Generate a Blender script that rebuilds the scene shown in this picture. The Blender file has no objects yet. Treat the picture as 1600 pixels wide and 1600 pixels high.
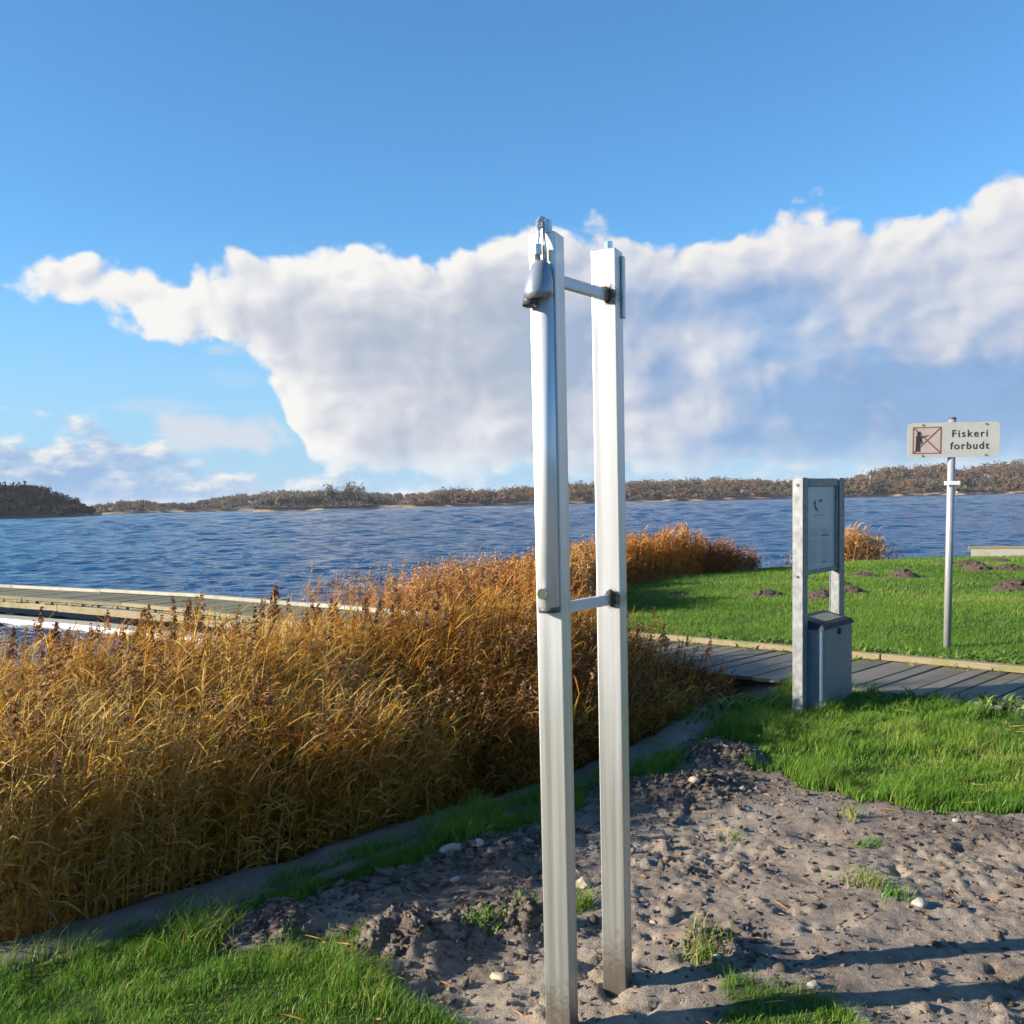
import bpy, bmesh, math, random
import numpy as np
from mathutils import Vector, Matrix

R = math.radians
rng = np.random.default_rng(11)
random.seed(11)
sc = bpy.context.scene
COL = sc.collection

# ------------------------------------------------------------------ camera
EYE = 1.55
cam = bpy.data.cameras.new('camera')
cam.sensor_fit = 'HORIZONTAL'; cam.sensor_width = 36.0; cam.lens = 36.0
cam.shift_y = 0.077
cam.clip_start = 0.05; cam.clip_end = 6000
cam_ob = bpy.data.objects.new('camera', cam); COL.objects.link(cam_ob)
p, r = R(5.0), R(1.35)
F_ = Vector((0, math.cos(p), -math.sin(p))); U_ = Vector((0, math.sin(p), math.cos(p))); R_ = Vector((1, 0, 0))
cx_ = R_*math.cos(r) - U_*math.sin(r); cy_ = R_*math.sin(r) + U_*math.cos(r)
m = Matrix((cx_, cy_, -F_)).transposed().to_4x4(); m.translation = Vector((0, 0, EYE))
cam_ob.matrix_world = m
sc.camera = cam_ob

# ------------------------------------------------------------------ light
SUN_EL = R(20.0)
TRAVEL = Vector((math.cos(R(9)), math.sin(R(9)), 0))           # where shadows fall
sun = bpy.data.lights.new('sun', 'SUN'); sun.energy = 5.0; sun.angle = R(0.55); sun.color = (1.0, 0.88, 0.72)
sun_ob = bpy.data.objects.new('sun', sun); COL.objects.link(sun_ob)
sdir = Vector((TRAVEL.x*math.cos(SUN_EL), TRAVEL.y*math.cos(SUN_EL), -math.sin(SUN_EL)))
sun_ob.rotation_euler = sdir.to_track_quat('-Z', 'Y').to_euler()
sun_ob.location = (-20, -5, 12)

sc.view_settings.view_transform = 'Standard'; sc.view_settings.look = 'None'
sc.view_settings.gamma = 1.0; sc.view_settings.exposure = 1.35; sc.view_settings.use_curve_mapping = False
try:
    sc.cycles.use_denoising = True
    sc.cycles.use_adaptive_sampling = True; sc.cycles.adaptive_threshold = 0.03
    sc.cycles.max_bounces = 8; sc.cycles.transparent_max_bounces = 8
except Exception:
    pass


# ------------------------------------------------------------------ node expressions
class G:
    """tiny helper: arithmetic on sockets builds Math nodes"""
    def __init__(s, tree): s.t = tree; s.n = tree.nodes; s.l = tree.links
    def node(s, typ, **kw):
        nd = s.n.new(typ)
        for k, v in kw.items():
            if k.startswith('i_'):
                nd.inputs[k[2:].replace('_', ' ')].default_value = v
            else: setattr(nd, k, v)
        return nd
    def link(s, a, b): s.l.new(a.s if isinstance(a, X) else a, b)
    def math(s, op, *a, clamp=False):
        nd = s.n.new('ShaderNodeMath'); nd.operation = op; nd.use_clamp = clamp
        for k, v in enumerate(a):
            if isinstance(v, X): s.l.new(v.s, nd.inputs[k])
            elif hasattr(v, 'links'): s.l.new(v, nd.inputs[k])
            else: nd.inputs[k].default_value = v
        return X(s, nd.outputs[0])
    def smooth(s, x, a, b, lo=0.0, hi=1.0):
        nd = s.n.new('ShaderNodeMapRange'); nd.interpolation_type = 'SMOOTHSTEP'
        s.link(x, nd.inputs[0]); nd.inputs[1].default_value = a; nd.inputs[2].default_value = b
        nd.inputs[3].default_value = lo; nd.inputs[4].default_value = hi
        return X(s, nd.outputs[0])
    def mix(s, f, a, b, blend='MIX'):
        nd = s.n.new('ShaderNodeMix'); nd.data_type = 'RGBA'; nd.blend_type = blend; nd.clamp_factor = True
        for k, v in ((0, f), (6, a), (7, b)):
            if isinstance(v, X): s.l.new(v.s, nd.inputs[k])
            elif hasattr(v, 'links'): s.l.new(v, nd.inputs[k])
            else: nd.inputs[k].default_value = v if k == 0 else (*v, 1)[:4]
        return nd.outputs[2]
    def xyz(s, x, y, z):
        nd = s.n.new('ShaderNodeCombineXYZ')
        for k, v in enumerate((x, y, z)):
            if isinstance(v, X): s.l.new(v.s, nd.inputs[k])
            else: nd.inputs[k].default_value = v
        return nd.outputs[0]
    def noise(s, vec, scale, detail=4, rough=0.5, dist=0.0, out=0, lac=2.0, dim='3D'):
        nd = s.n.new('ShaderNodeTexNoise'); nd.noise_dimensions = dim
        if vec is not None: s.l.new(vec, nd.inputs['Vector'])
        nd.inputs['Scale'].default_value = scale; nd.inputs['Detail'].default_value = detail
        nd.inputs['Roughness'].default_value = rough; nd.inputs['Distortion'].default_value = dist
        nd.inputs['Lacunarity'].default_value = lac
        return X(s, nd.outputs[0]) if out == 0 else nd.outputs[1]
    def voro(s, vec, scale, detail=2, rough=0.5, smooth=0.6):
        nd = s.n.new('ShaderNodeTexVoronoi'); nd.feature = 'SMOOTH_F1'; nd.voronoi_dimensions = '2D'; nd.inputs['Smoothness'].default_value = smooth
        s.l.new(vec, nd.inputs['Vector']); nd.inputs['Scale'].default_value = scale
        nd.inputs['Detail'].default_value = detail; nd.inputs['Roughness'].default_value = rough
        return X(s, nd.outputs[0])
    def curve(s, x, pts):
        nd = s.n.new('ShaderNodeFloatCurve'); c = nd.mapping.curves[0]
        while len(c.points) < len(pts): c.points.new(0.5, 0.5)
        for q, (a, b) in zip(c.points, pts): q.location = (a, b); q.handle_type = 'AUTO_CLAMPED'
        nd.mapping.update(); s.link(x, nd.inputs['Value'])
        return X(s, nd.outputs[0])
    def ramp(s, x, stops, interp='LINEAR'):
        nd = s.n.new('ShaderNodeValToRGB'); cr = nd.color_ramp; cr.interpolation = interp
        while len(cr.elements) < len(stops): cr.elements.new(0.5)
        for e, (pos, c) in zip(cr.elements, stops): e.position = pos; e.color = (*c, 1)
        s.link(x, nd.inputs[0]); return nd.outputs[0]
class X:
    def __init__(s, g, sock): s.g = g; s.s = sock
    def __add__(s, o): return s.g.math('ADD', s, o)
    __radd__ = __add__
    def __sub__(s, o): return s.g.math('SUBTRACT', s, o)
    def __rsub__(s, o): return s.g.math('SUBTRACT', o, s)
    def __mul__(s, o): return s.g.math('MULTIPLY', s, o)
    __rmul__ = __mul__
    def __truediv__(s, o): return s.g.math('DIVIDE', s, o)
    def min(s, o): return s.g.math('MINIMUM', s, o)
    def max(s, o): return s.g.math('MAXIMUM', s, o)
    def clamp(s): return s.g.math('ADD', s, 0.0, clamp=True)


# ------------------------------------------------------------------ sky
def build_world():
    w = bpy.data.worlds.new('World'); sc.world = w; w.use_nodes = True
    w.cycles.sampling_method = 'MANUAL'; w.cycles.sample_map_resolution = 512
    t = w.node_tree; t.nodes.clear(); g = G(t)
    out = t.nodes.new('ShaderNodeOutputWorld')
    sky = t.nodes.new('ShaderNodeTexSky'); sky.sky_type = 'NISHITA'; sky.sun_disc = False
    sky.sun_elevation = SUN_EL
    sky.sun_rotation = math.atan2(-TRAVEL.x, -TRAVEL.y)
    sky.altitude = 0; sky.air_density = 1.0; sky.dust_density = 0.2; sky.ozone_density = 3.0
    bg = t.nodes.new('ShaderNodeBackground'); bg.inputs[1].default_value = 0.070
    blue = g.mix(1.0, sky.outputs[0], (0.60, 1.0, 1.22), 'MULTIPLY')
    t.links.new(blue, bg.inputs[0])
    tc = t.nodes.new('ShaderNodeTexCoord'); sep = t.nodes.new('ShaderNodeSeparateXYZ')
    t.links.new(tc.outputs['Generated'], sep.inputs[0])
    dx, dy, dz = (X(g, o) for o in sep.outputs)
    az = g.math('ARCTAN2', dx, dy); el = g.math('ARCSINE', dz)
    ta = ((az + 0.6) / 1.2).clamp()
    def cv(pts): return g.curve(ta, [((a + 0.6)/1.2, e/0.4) for a, e in pts]) * 0.4
    top = cv([(-0.6, 0.10), (-0.47, 0.16), (-0.445, 0.190), (-0.42, 0.206), (-0.366, 0.220), (-0.328, 0.226), (-0.30, 0.214), (-0.272, 0.220),
              (-0.2145, 0.232), (-0.161, 0.250), (-0.102, 0.238), (-0.05, 0.246), (0.0324, 0.255), (0.099, 0.255),
              (0.188, 0.241), (0.25, 0.247), (0.325, 0.254), (0.40, 0.250), (0.46, 0.258), (0.6, 0.266)])
    bot = cv([(-0.6, 0.26), (-0.47, 0.215), (-0.445, 0.196), (-0.42, 0.184), (-0.399, 0.176), (-0.357, 0.167), (-0.298, 0.154), (-0.264, 0.145),
              (-0.236, 0.128), (-0.218, 0.100), (-0.200, 0.065), (-0.186, 0.042), (-0.145, 0.030), (-0.06, 0.024), (0.02, 0.024),
              (0.126, 0.023), (0.246, 0.018), (0.36, 0.012), (0.6, 0.010)])
    # domain warp, then rounded billows at three sizes
    w1 = g.noise(g.xyz(az, el*1.2, 0.0), 9.0, 4, 0.55, dim='2D') - 0.5
    w2 = g.noise(g.xyz(az + 7.0, el*1.2, 0.0), 9.0, 4, 0.55, dim='2D') - 0.5
    pa, pe = az + w1*0.045, el*1.2 + w2*0.045
    wisp = g.noise(g.xyz(az, el*1.3, 0.0), 6.0, 6, 0.60, 0.3, dim='2D')
    def field(da, de):
        v = g.xyz(pa + da, pe + de, 0.0)
        return (0.40 - g.voro(v, 13.0, 0, 0.5, 0.5))*0.046 + (0.40 - g.voro(v, 29.0, 1, 0.5, 0.5))*0.020 + (g.noise(v, 15.0, 5, 0.58, dim='2D') - 0.5)*0.030
    f0, f1 = field(0.0, 0.0), field(-0.011, 0.009)
    fine = (g.noise(g.xyz(az, el*1.2, 0.0), 45.0, 5, 0.6, dim='2D') - 0.5)*0.020
    d = (top - el).min((el - bot)*1.15)
    dd = d.min(0.085) + f0 + fine - 0.001
    soft = g.smooth(top - el, 0.02, 0.09)                          # crisp crowns, softer flanks and base
    a_main = g.smooth(dd + soft*0.004, -0.004, 0.011)
    right = g.smooth(az, 0.14, 0.27)
    low = g.smooth(el, 0.215, 0.15)
    thin = right*low*g.smooth(wisp, 0.60, 0.42)
    a_main = a_main*(1.0 - thin*0.15)
    flank = (top - el).min((el - bot)*(1.15 + 3.0*g.smooth(az, -0.20, -0.08)))       # the base of the bank is not a lit edge
    thick = g.smooth(flank.min(0.085) + f0 + fine, 0.004, 0.080)
    a_main = a_main*g.smooth(el, 0.0, 0.062, 0.25, 1.0)
    relief = ((f0 - f1)*21.0)*(1.0 - 0.30*thick) + fine*4.0
    def blob(a, e, ra, re, k=1.0):
        q = g.math('POWER', (az - a)/ra, 2.0) + g.math('POWER', (el - e)/re, 2.0) + (wisp - 0.5)*2.0
        return g.smooth(q, 1.4, -0.2)*k
    brt = blob(-0.185, 0.085, 0.055, 0.060, 1.0) + blob(-0.14, 0.222, 0.08, 0.038, 0.9) + blob(-0.35, 0.20, 0.12, 0.04, 0.9) \
        + blob(0.0, 0.245, 0.10, 0.022, 0.7) + blob(0.13, 0.055, 0.06, 0.032, 0.75) + blob(0.185, 0.138, 0.040, 0.026, 0.9) + blob(0.21, 0.075, 0.06, 0.020, 0.65) \
        + blob(0.45, 0.172, 0.08, 0.022, 0.85) + blob(0.36, 0.240, 0.15, 0.022, 0.7) + blob(-0.04, 0.085, 0.030, 0.028, 0.5) + blob(-0.02, 0.038, 0.12, 0.014, 0.6)
    drk = blob(-0.02, 0.145, 0.12, 0.065, 0.75) + blob(0.15, 0.105, 0.035, 0.035, 0.75) + blob(0.33, 0.080, 0.16, 0.055, 1.0) + blob(0.24, 0.180, 0.14, 0.026, 0.65) + blob(0.45, 0.080, 0.11, 0.05, 0.9)
    shade = (0.80 - thick*0.40 + relief + brt*0.30 - drk*0.46 + (wisp - 0.5)*0.55).clamp()
    warm = g.ramp(shade, [(0.0, (0.168, 0.196, 0.246)), (0.25, (0.204, 0.224, 0.264)), (0.50, (0.250, 0.261, 0.290)), (0.75, (0.312, 0.316, 0.328)), (1.0, (0.372, 0.365, 0.355))])
    cool = g.ramp(shade, [(0.0, (0.098, 0.158, 0.262)), (0.22, (0.145, 0.192, 0.278)), (0.48, (0.212, 0.235, 0.290)), (0.75, (0.285, 0.293, 0.318)), (1.0, (0.350, 0.343, 0.338))])
    cloud = g.mix(g.smooth(az, -0.02, 0.20), warm, cool)
    # distant band of small cumulus low over the water
    n2 = g.noise(g.xyz(az, el*2.1 + 3.0, 0.0), 15.0, 7, 0.58, dim='2D'); n2b = g.noise(g.xyz(az - 0.012, el*2.1 + 3.014, 0.0), 15.0, 5, 0.58, dim='2D')
    lefty = g.smooth(az, -0.17, -0.42)
    b_d = (n2 - 0.50)*0.17 + (0.022 + lefty*0.056 - el)
    a_band = g.smooth(b_d, -0.006, 0.026)*g.smooth(az, 0.02, -0.22, 0.30, 0.88)
    bsh = (0.26 + (n2 - n2b)*3.6 + g.smooth(b_d, 0.045, 0.0)*0.40).clamp()
    bandc = g.ramp(bsh, [(0.0, (0.110, 0.176, 0.281)), (0.42, (0.176, 0.226, 0.301)), (0.75, (0.286, 0.296, 0.316)), (1.0, (0.371, 0.356, 0.336))])
    # small torn scraps
    def scrap(a, e, ra, re, k, nz):
        return g.smooth(g.math('POWER', (az - a)/ra, 2.0) + g.math('POWER', (el - e)/re, 2.0) + f0*nz + (wisp - 0.5)*3.0, 1.1, -0.5)*k
    scr = scrap(-0.268, 0.1455, 0.024, 0.007, 0.6, 25) + scrap(-0.262, 0.118, 0.032, 0.014, 0.35, 25) + scrap(-0.255, 0.066, 0.055, 0.020, 0.85, 55) + scrap(-0.31, 0.094, 0.06, 0.006, 0.3, 25)
    front = g.smooth(dy, -0.2, 0.1)
    veil = g.smooth(el, 0.26, -0.02)*0.88                          # milky air towards the horizon
    def em(col, strength=1.0):
        b = t.nodes.new('ShaderNodeBackground'); b.inputs[1].default_value = strength
        if isinstance(col, tuple): b.inputs[0].default_value = (*col, 1)
        else: t.links.new(col, b.inputs[0])
        return b.outputs[0]
    def over(base, top_, a):
        ms = t.nodes.new('ShaderNodeMixShader'); g.link(a, ms.inputs[0])
        t.links.new(base, ms.inputs[1]); t.links.new(top_, ms.inputs[2]); return ms.outputs[0]
    s = over(bg.outputs[0], em((0.150, 0.232, 0.335)), veil)
    s = over(s, em(bandc), (a_band*front))
    s = over(s, em((0.28, 0.29, 0.32)), (scr*front).clamp())
    s = over(s, em(cloud), (a_main*front).clamp())
    t.links.new(s, out.inputs[0])
build_world()


# ------------------------------------------------------------------ materials
def mat(name):
    m_ = bpy.data.materials.new(name); m_.use_nodes = True
    g = G(m_.node_tree); b = m_.node_tree.nodes['Principled BSDF']
    tc = m_.node_tree.nodes.new('ShaderNodeTexCoord')
    return m_, g, b, tc.outputs['Object']
def attr(g, name, out=2):
    a = g.n.new('ShaderNodeAttribute'); a.attribute_name = name; return X(g, a.outputs[out]) if out == 2 else a.outputs[out]
def bump(g, b, h, strength=0.3, dist=0.01):
    nd = g.n.new('ShaderNodeBump'); nd.inputs['Strength'].default_value = strength; nd.inputs['Distance'].default_value = dist
    g.link(h, nd.inputs['Height']); g.l.new(nd.outputs[0], b.inputs['Normal']); return nd
def scaled(g, vec, s):
    nd = g.n.new('ShaderNodeMapping'); nd.inputs['Scale'].default_value = s; g.l.new(vec, nd.inputs[0]); return nd.outputs[0]

def leaf_mat(name, stops, transl=0.35, rough=0.55, by='tone', spec=0.12):
    m_, g, b, oc = mat(name)
    c = g.ramp(attr(g, by), stops)
    g.l.new(c, b.inputs['Base Color']); b.inputs['Roughness'].default_value = rough
    b.inputs['Specular IOR Level'].default_value = spec
    tr = g.n.new('ShaderNodeBsdfTranslucent'); g.l.new(c, tr.inputs[0])
    ms = g.n.new('ShaderNodeMixShader'); ms.inputs[0].default_value = transl
    o = g.n['Material Output']; g.l.new(b.outputs[0], ms.inputs[1]); g.l.new(tr.outputs[0], ms.inputs[2]); g.l.new(ms.outputs[0], o.inputs[0])
    return m_

M = {}
M['reed'] = leaf_mat('reed_leaf', [(0.0, (0.098, 0.041, 0.013)), (0.20, (0.215, 0.085, 0.020)), (0.42, (0.390, 0.171, 0.029)), (0.62, (0.573, 0.275, 0.029)), (0.75, (0.634, 0.397, 0.061)),
                                   (0.84, (0.586, 0.449, 0.264)), (0.91, (0.244, 0.215, 0.034)), (1.0, (0.107, 0.137, 0.029))], 0.45)
M['reed_far'] = leaf_mat('reed_far_leaf', [(0.0, (0.215, 0.083, 0.029)), (0.3, (0.410, 0.176, 0.059)), (0.6, (0.547, 0.293, 0.098)), (0.85, (0.605, 0.400, 0.176)), (1.0, (0.234, 0.205, 0.059))], 0.35)
M['bush'] = leaf_mat('rusty_reed_leaf', [(0.0, (0.127, 0.049, 0.020)), (0.35, (0.332, 0.122, 0.034)), (0.65, (0.527, 0.244, 0.044)), (0.9, (0.547, 0.322, 0.098)), (1.0, (0.166, 0.166, 0.044))], 0.30)
M['plume'] = leaf_mat('reed_plume', [(0.0, (0.104, 0.048, 0.024)), (0.5, (0.216, 0.108, 0.048)), (1.0, (0.352, 0.224, 0.120))], 0.35, 0.8)
M['grass'] = leaf_mat('grass_blade', [(0.0, (0.029, 0.079, 0.012)), (0.35, (0.066, 0.166, 0.019)), (0.7, (0.124, 0.249, 0.026)), (0.92, (0.206, 0.286, 0.038)), (1.0, (0.347, 0.304, 0.115))], 0.35, 0.42)
M['lawn'] = leaf_mat('lawn_blade', [(0.0, (0.058, 0.125, 0.019)), (0.5, (0.103, 0.207, 0.026)), (0.9, (0.157, 0.253, 0.036)), (1.0, (0.298, 0.286, 0.106))], 0.35, 0.5)
M['weed'] = leaf_mat('weed_leaf', [(0.0, (0.038, 0.096, 0.017)), (0.6, (0.096, 0.182, 0.029)), (1.0, (0.211, 0.269, 0.058))], 0.3, 0.45)
M['wood_tree'] = leaf_mat('far_tree_leaf', [(0.0, (0.080, 0.068, 0.056)), (0.25, (0.136, 0.108, 0.080)), (0.45, (0.184, 0.120, 0.080)), (0.62, (0.216, 0.124, 0.072)), (0.8, (0.144, 0.140, 0.088)), (1.0, (0.176, 0.168, 0.128))], 0.4, 0.9)
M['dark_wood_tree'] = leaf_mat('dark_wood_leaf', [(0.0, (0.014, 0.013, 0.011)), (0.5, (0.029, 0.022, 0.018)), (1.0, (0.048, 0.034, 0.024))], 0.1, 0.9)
M['pale_tree'] = leaf_mat('pale_tree_leaf', [(0.0, (0.088, 0.088, 0.060)), (0.5, (0.152, 0.144, 0.100)), (1.0, (0.216, 0.200, 0.148))], 0.25, 0.8)

def ground_mat():
    m_, g, b, oc = mat('ground_soil')
    gr, sd, dk = attr(g, 'grassy'), attr(g, 'sandy'), attr(g, 'damp')
    n1 = g.noise(oc, 2.6, 7, 0.68); n2 = g.noise(oc, 30.0, 7, 0.72); n3 = g.noise(oc, 170.0, 3, 0.6)
    dirt = g.ramp((n1*0.55 + n2*0.33 + n3*0.12).clamp(), [(0.34, (0.078, 0.062, 0.050)), (0.44, (0.165, 0.135, 0.108)), (0.54, (0.255, 0.214, 0.172)), (0.70, (0.34, 0.290, 0.235))])
    sand = g.ramp((n2*0.5 + n3*0.5).clamp(), [(0.30, (0.18, 0.147, 0.11)), (0.55, (0.29, 0.245, 0.19)), (0.75, (0.37, 0.32, 0.255))])
    damp = g.ramp(n2, [(0.3, (0.030, 0.022, 0.019)), (0.7, (0.081, 0.063, 0.053))])
    green = g.ramp(n2, [(0.3, (0.025, 0.038, 0.010)), (0.7, (0.064, 0.098, 0.019))])
    c = g.mix(sd, dirt, sand); c = g.mix(dk, c, damp); c = g.mix(gr, c, green)
    g.l.new(c, b.inputs['Base Color']); b.inputs['Roughness'].default_value = 0.95; b.inputs['Specular IOR Level'].default_value = 0.15
    bump(g, b, n2*0.65 + n3*0.35, 0.9, 0.016)
    return m_
M['ground'] = ground_mat()
def clod_mat(name, a, c_, rough=0.95, sc_=30):
    m_, g, b, oc = mat(name); n = g.noise(oc, sc_, 5, 0.65)
    g.l.new(g.ramp(n, [(0.3, a), (0.7, c_)]), b.inputs['Base Color']); b.inputs['Roughness'].default_value = rough
    bump(g, b, n, 0.5, 0.01); return m_
def clods_mat():
    m_, g, b, oc = mat('clod'); n = g.noise(oc, 60, 5, 0.65)
    g.l.new(g.ramp((attr(g, 'tone')*0.6 + n*0.4).clamp(), [(0.15, (0.035, 0.027, 0.022)), (0.5, (0.085, 0.066, 0.054)), (0.9, (0.165, 0.135, 0.11))]), b.inputs['Base Color'])
    b.inputs['Roughness'].default_value = 0.95; bump(g, b, n, 0.6, 0.008); return m_
M['clod'] = clods_mat()
M['mole'] = clod_mat('molehill_soil', (0.035, 0.024, 0.018), (0.10, 0.068, 0.048), sc_=25)
M['stone'] = clod_mat('pale_stone', (0.22, 0.21, 0.19), (0.38, 0.36, 0.325), 0.8, 18)
M['stone_tan'] = clod_mat('tan_stone', (0.30, 0.24, 0.16), (0.46, 0.38, 0.27), 0.8, 18)
M['stone_grey'] = clod_mat('grey_stone', (0.20, 0.20, 0.20), (0.38, 0.37, 0.36), 0.8, 18)

def concrete():
    m_, g, b, oc = mat('kerb_concrete')
    n1 = g.noise(oc, 2.2, 6, 0.6); n2 = g.noise(oc, 45, 5, 0.65)
    c = g.ramp((n1*0.6 + n2*0.4).clamp(), [(0.3, (0.05, 0.043, 0.034)), (0.5, (0.115, 0.10, 0.08)), (0.7, (0.20, 0.175, 0.14))])
    moss = g.smooth(g.noise(oc, 4.0, 6, 0.65), 0.50, 0.64)
    c = g.mix(moss*0.6, c, (0.07, 0.085, 0.03))
    g.l.new(c, b.inputs['Base Color']); b.inputs['Roughness'].default_value = 0.9; bump(g, b, n2, 0.5, 0.01)
    return m_
M['concrete'] = concrete()

def wood(name, a, bcol, moss=0.0, wet=0.75):
    m_, g, b, oc = mat(name)
    oi = g.n.new('ShaderNodeObjectInfo'); rnd = X(g, oi.outputs['Random'])
    nd = g.n.new('ShaderNodeVectorMath'); nd.operation = 'ADD'; g.l.new(oc, nd.inputs[0]); g.l.new(g.xyz(rnd*37.0, rnd*11.0, 0.0), nd.inputs[1])
    n1 = g.noise(scaled(g, nd.outputs[0], (3, 60, 60)), 1.0, 6, 0.65); n2 = g.noise(nd.outputs[0], 4.0, 5, 0.6)
    c = g.ramp((n1*0.55 + n2*0.25 + rnd*0.3).clamp(), [(0.3, a), (0.8, bcol)])
    if moss: c = g.mix(g.smooth(n2, 0.45, 0.65)*moss, c, (0.12, 0.13, 0.035))
    g.l.new(c, b.inputs['Base Color']); b.inputs['Roughness'].default_value = wet; bump(g, b, n1, 0.4, 0.004)
    return m_
M['plank'] = wood('weathered_plank', (0.055, 0.046, 0.036), (0.17, 0.146, 0.118), 0.5, 0.6)
M['pier_plank'] = wood('pier_plank', (0.09, 0.088, 0.055), (0.17, 0.165, 0.105), 0.4, 0.85)
M['beam'] = wood('edge_beam_wood', (0.12, 0.095, 0.055), (0.27, 0.215, 0.13), 0.75, 0.9)
M['pale_beam'] = wood('pale_beam_wood', (0.24, 0.225, 0.18), (0.38, 0.36, 0.30), 0.35, 0.85)
M['dark_wood'] = wood('dark_timber', (0.05, 0.045, 0.04), (0.12, 0.11, 0.095), 0.2, 0.8)

def plain(name, col, rough=0.5, metal=0.0, var=0.08, sc_=12.0, stretch=(1, 1, 1), bmp=0.0, col2=None):
    m_, g, b, oc = mat(name); n = g.noise(scaled(g, oc, stretch), sc_, 5, 0.6)
    lo_ = tuple(max(0, x*(1 - var)) for x in col); hi_ = col2 or tuple(min(1, x*(1 + var)) for x in col)
    g.l.new(g.ramp(n, [(0.3, lo_), (0.7, hi_)]), b.inputs['Base Color'])
    b.inputs['Roughness'].default_value = rough; b.inputs['Metallic'].default_value = metal
    if bmp: bump(g, b, n, bmp, 0.004)
    return m_
def steel():
    m_, g, b, oc = mat('brushed_steel')
    n = g.noise(scaled(g, oc, (45, 45, 0.55)), 1.0, 6, 0.6); n2 = g.noise(scaled(g, oc, (7, 7, 1.6)), 1.0, 5, 0.6)
    g.l.new(g.ramp((n*0.55 + n2*0.45).clamp(), [(0.3, (0.42, 0.42, 0.405)), (0.52, (0.60, 0.60, 0.59)), (0.72, (0.70, 0.705, 0.705))]), b.inputs['Base Color'])
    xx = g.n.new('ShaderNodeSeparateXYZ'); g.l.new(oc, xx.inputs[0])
    ground_refl_tint = g.smooth(X(g, xx.outputs[2]) + (n2 - 0.5)*0.9 + (n - 0.5)*0.5, 1.25, 0.55)      # streaky beige lower half: the ground's reflection painted into the steel colour
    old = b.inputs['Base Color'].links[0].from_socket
    g.l.new(g.mix(ground_refl_tint*0.8, old, g.ramp(n, [(0.3, (0.34, 0.333, 0.295)), (0.7, (0.56, 0.55, 0.515))])), b.inputs['Base Color'])
    xo, yo, zo = (X(g, q) for q in xx.outputs)
    mud = g.smooth(zo + (g.noise(oc, 38, 5, 0.7) - 0.5)*0.35, 0.20, 0.02)
    g.l.new(g.mix(mud*0.85, b.inputs['Base Color'].links[0].from_socket, (0.20, 0.165, 0.125)), b.inputs['Base Color'])
    fleck = g.noise(oc, 130, 4, 0.7)
    def stain(z0):
        q = g.math('POWER', (xo - 0.088)/0.030, 2.0) + g.math('POWER', (zo - z0)/0.036, 2.0)
        return g.smooth(q + (fleck - 0.5)*3.4, 1.15, 0.0)
    rust = (stain(2.160) + stain(1.242)).clamp()*g.smooth(yo, 0.15, 0.20)
    old = b.inputs['Base Color'].links[0].from_socket
    g.l.new(g.mix(rust*0.9, old, (0.10, 0.055, 0.028)), b.inputs['Base Color'])
    g.link(0.80 - rust*0.7, b.inputs['Metallic'])
    g.link(0.36 + n*0.16, b.inputs['Roughness'])
    bump(g, b, n, 0.08, 0.002)
    return m_
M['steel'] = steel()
M['tube'] = plain('satin_tube', (0.70, 0.715, 0.74), 0.34, 0.3, 0.02, 3.0)
M['fitting'] = plain('satin_fitting', (0.62, 0.62, 0.63), 0.30, 0.75, 0.1, 30)
M['chrome'] = plain('chrome', (0.78, 0.79, 0.81), 0.14, 1.0, 0.05, 20)
M['dark_cap'] = plain('dark_rubber', (0.06, 0.062, 0.068), 0.5)
M['shade_grey'] = plain('cast_head', (0.27, 0.30, 0.34), 0.36, 0.5, 0.06)
M['rust'] = plain('weld_rust', (0.075, 0.04, 0.022), 0.9, 0.0, 0.5, 60)
def bar_mat():
    m_, g, b, oc = mat('bar_steel')
    n = g.noise(oc, 90, 4, 0.6); xx = g.n.new('ShaderNodeSeparateXYZ'); g.l.new(oc, xx.inputs[0])
    soot = g.smooth(X(g, xx.outputs[0]) + (n - 0.5)*0.06, 0.245, 0.285)
    c = g.mix(soot, (0.60, 0.61, 0.62), (0.09, 0.06, 0.045))
    g.l.new(c, b.inputs['Base Color']); b.inputs['Metallic'].default_value = 0.4; b.inputs['Roughness'].default_value = 0.45
    return m_
M['bar'] = bar_mat()
M['galv'] = plain('galvanised_steel', (0.20, 0.21, 0.215), 0.5, 0.3, 0.32, 26, (1, 1, 0.7), 0.05)
M['galv_pole'] = plain('galvanised_pole', (0.34, 0.35, 0.35), 0.45, 0.4, 0.12, 25, (1, 1, 0.4))
M['binbody'] = plain('bin_steel', (0.15, 0.185, 0.225), 0.42, 0.2, 0.12, 14)
M['binlid'] = plain('bin_lid', (0.012, 0.015, 0.022), 0.7)
M['sticker'] = plain('lid_sticker', (0.16, 0.18, 0.11), 0.6, 0.0, 0.4, 40)
M['poster'] = plain('notice_sheet', (0.44, 0.47, 0.46), 0.35, 0.0, 0.06, 5)
M['ink'] = plain('notice_ink', (0.10, 0.12, 0.13), 0.6)
M['faint_ink'] = plain('faint_ink', (0.33, 0.36, 0.36), 0.6)
M['sign'] = plain('sign_plate', (0.52, 0.51, 0.45), 0.45, 0.0, 0.05, 8)
M['red'] = plain('sign_red', (0.30, 0.105, 0.085), 0.5)
M['pink'] = plain('sign_pink', (0.52, 0.43, 0.385), 0.5)
M['black'] = plain('sign_black', (0.035, 0.035, 0.035), 0.5)
M['white'] = plain('white_paint', (0.80, 0.80, 0.78), 0.5)
M['float'] = plain('white_float', (0.42, 0.43, 0.44), 0.5, 0, 0.06)
M['roof'] = plain('dark_roof', (0.07, 0.06, 0.06), 0.8)
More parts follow.
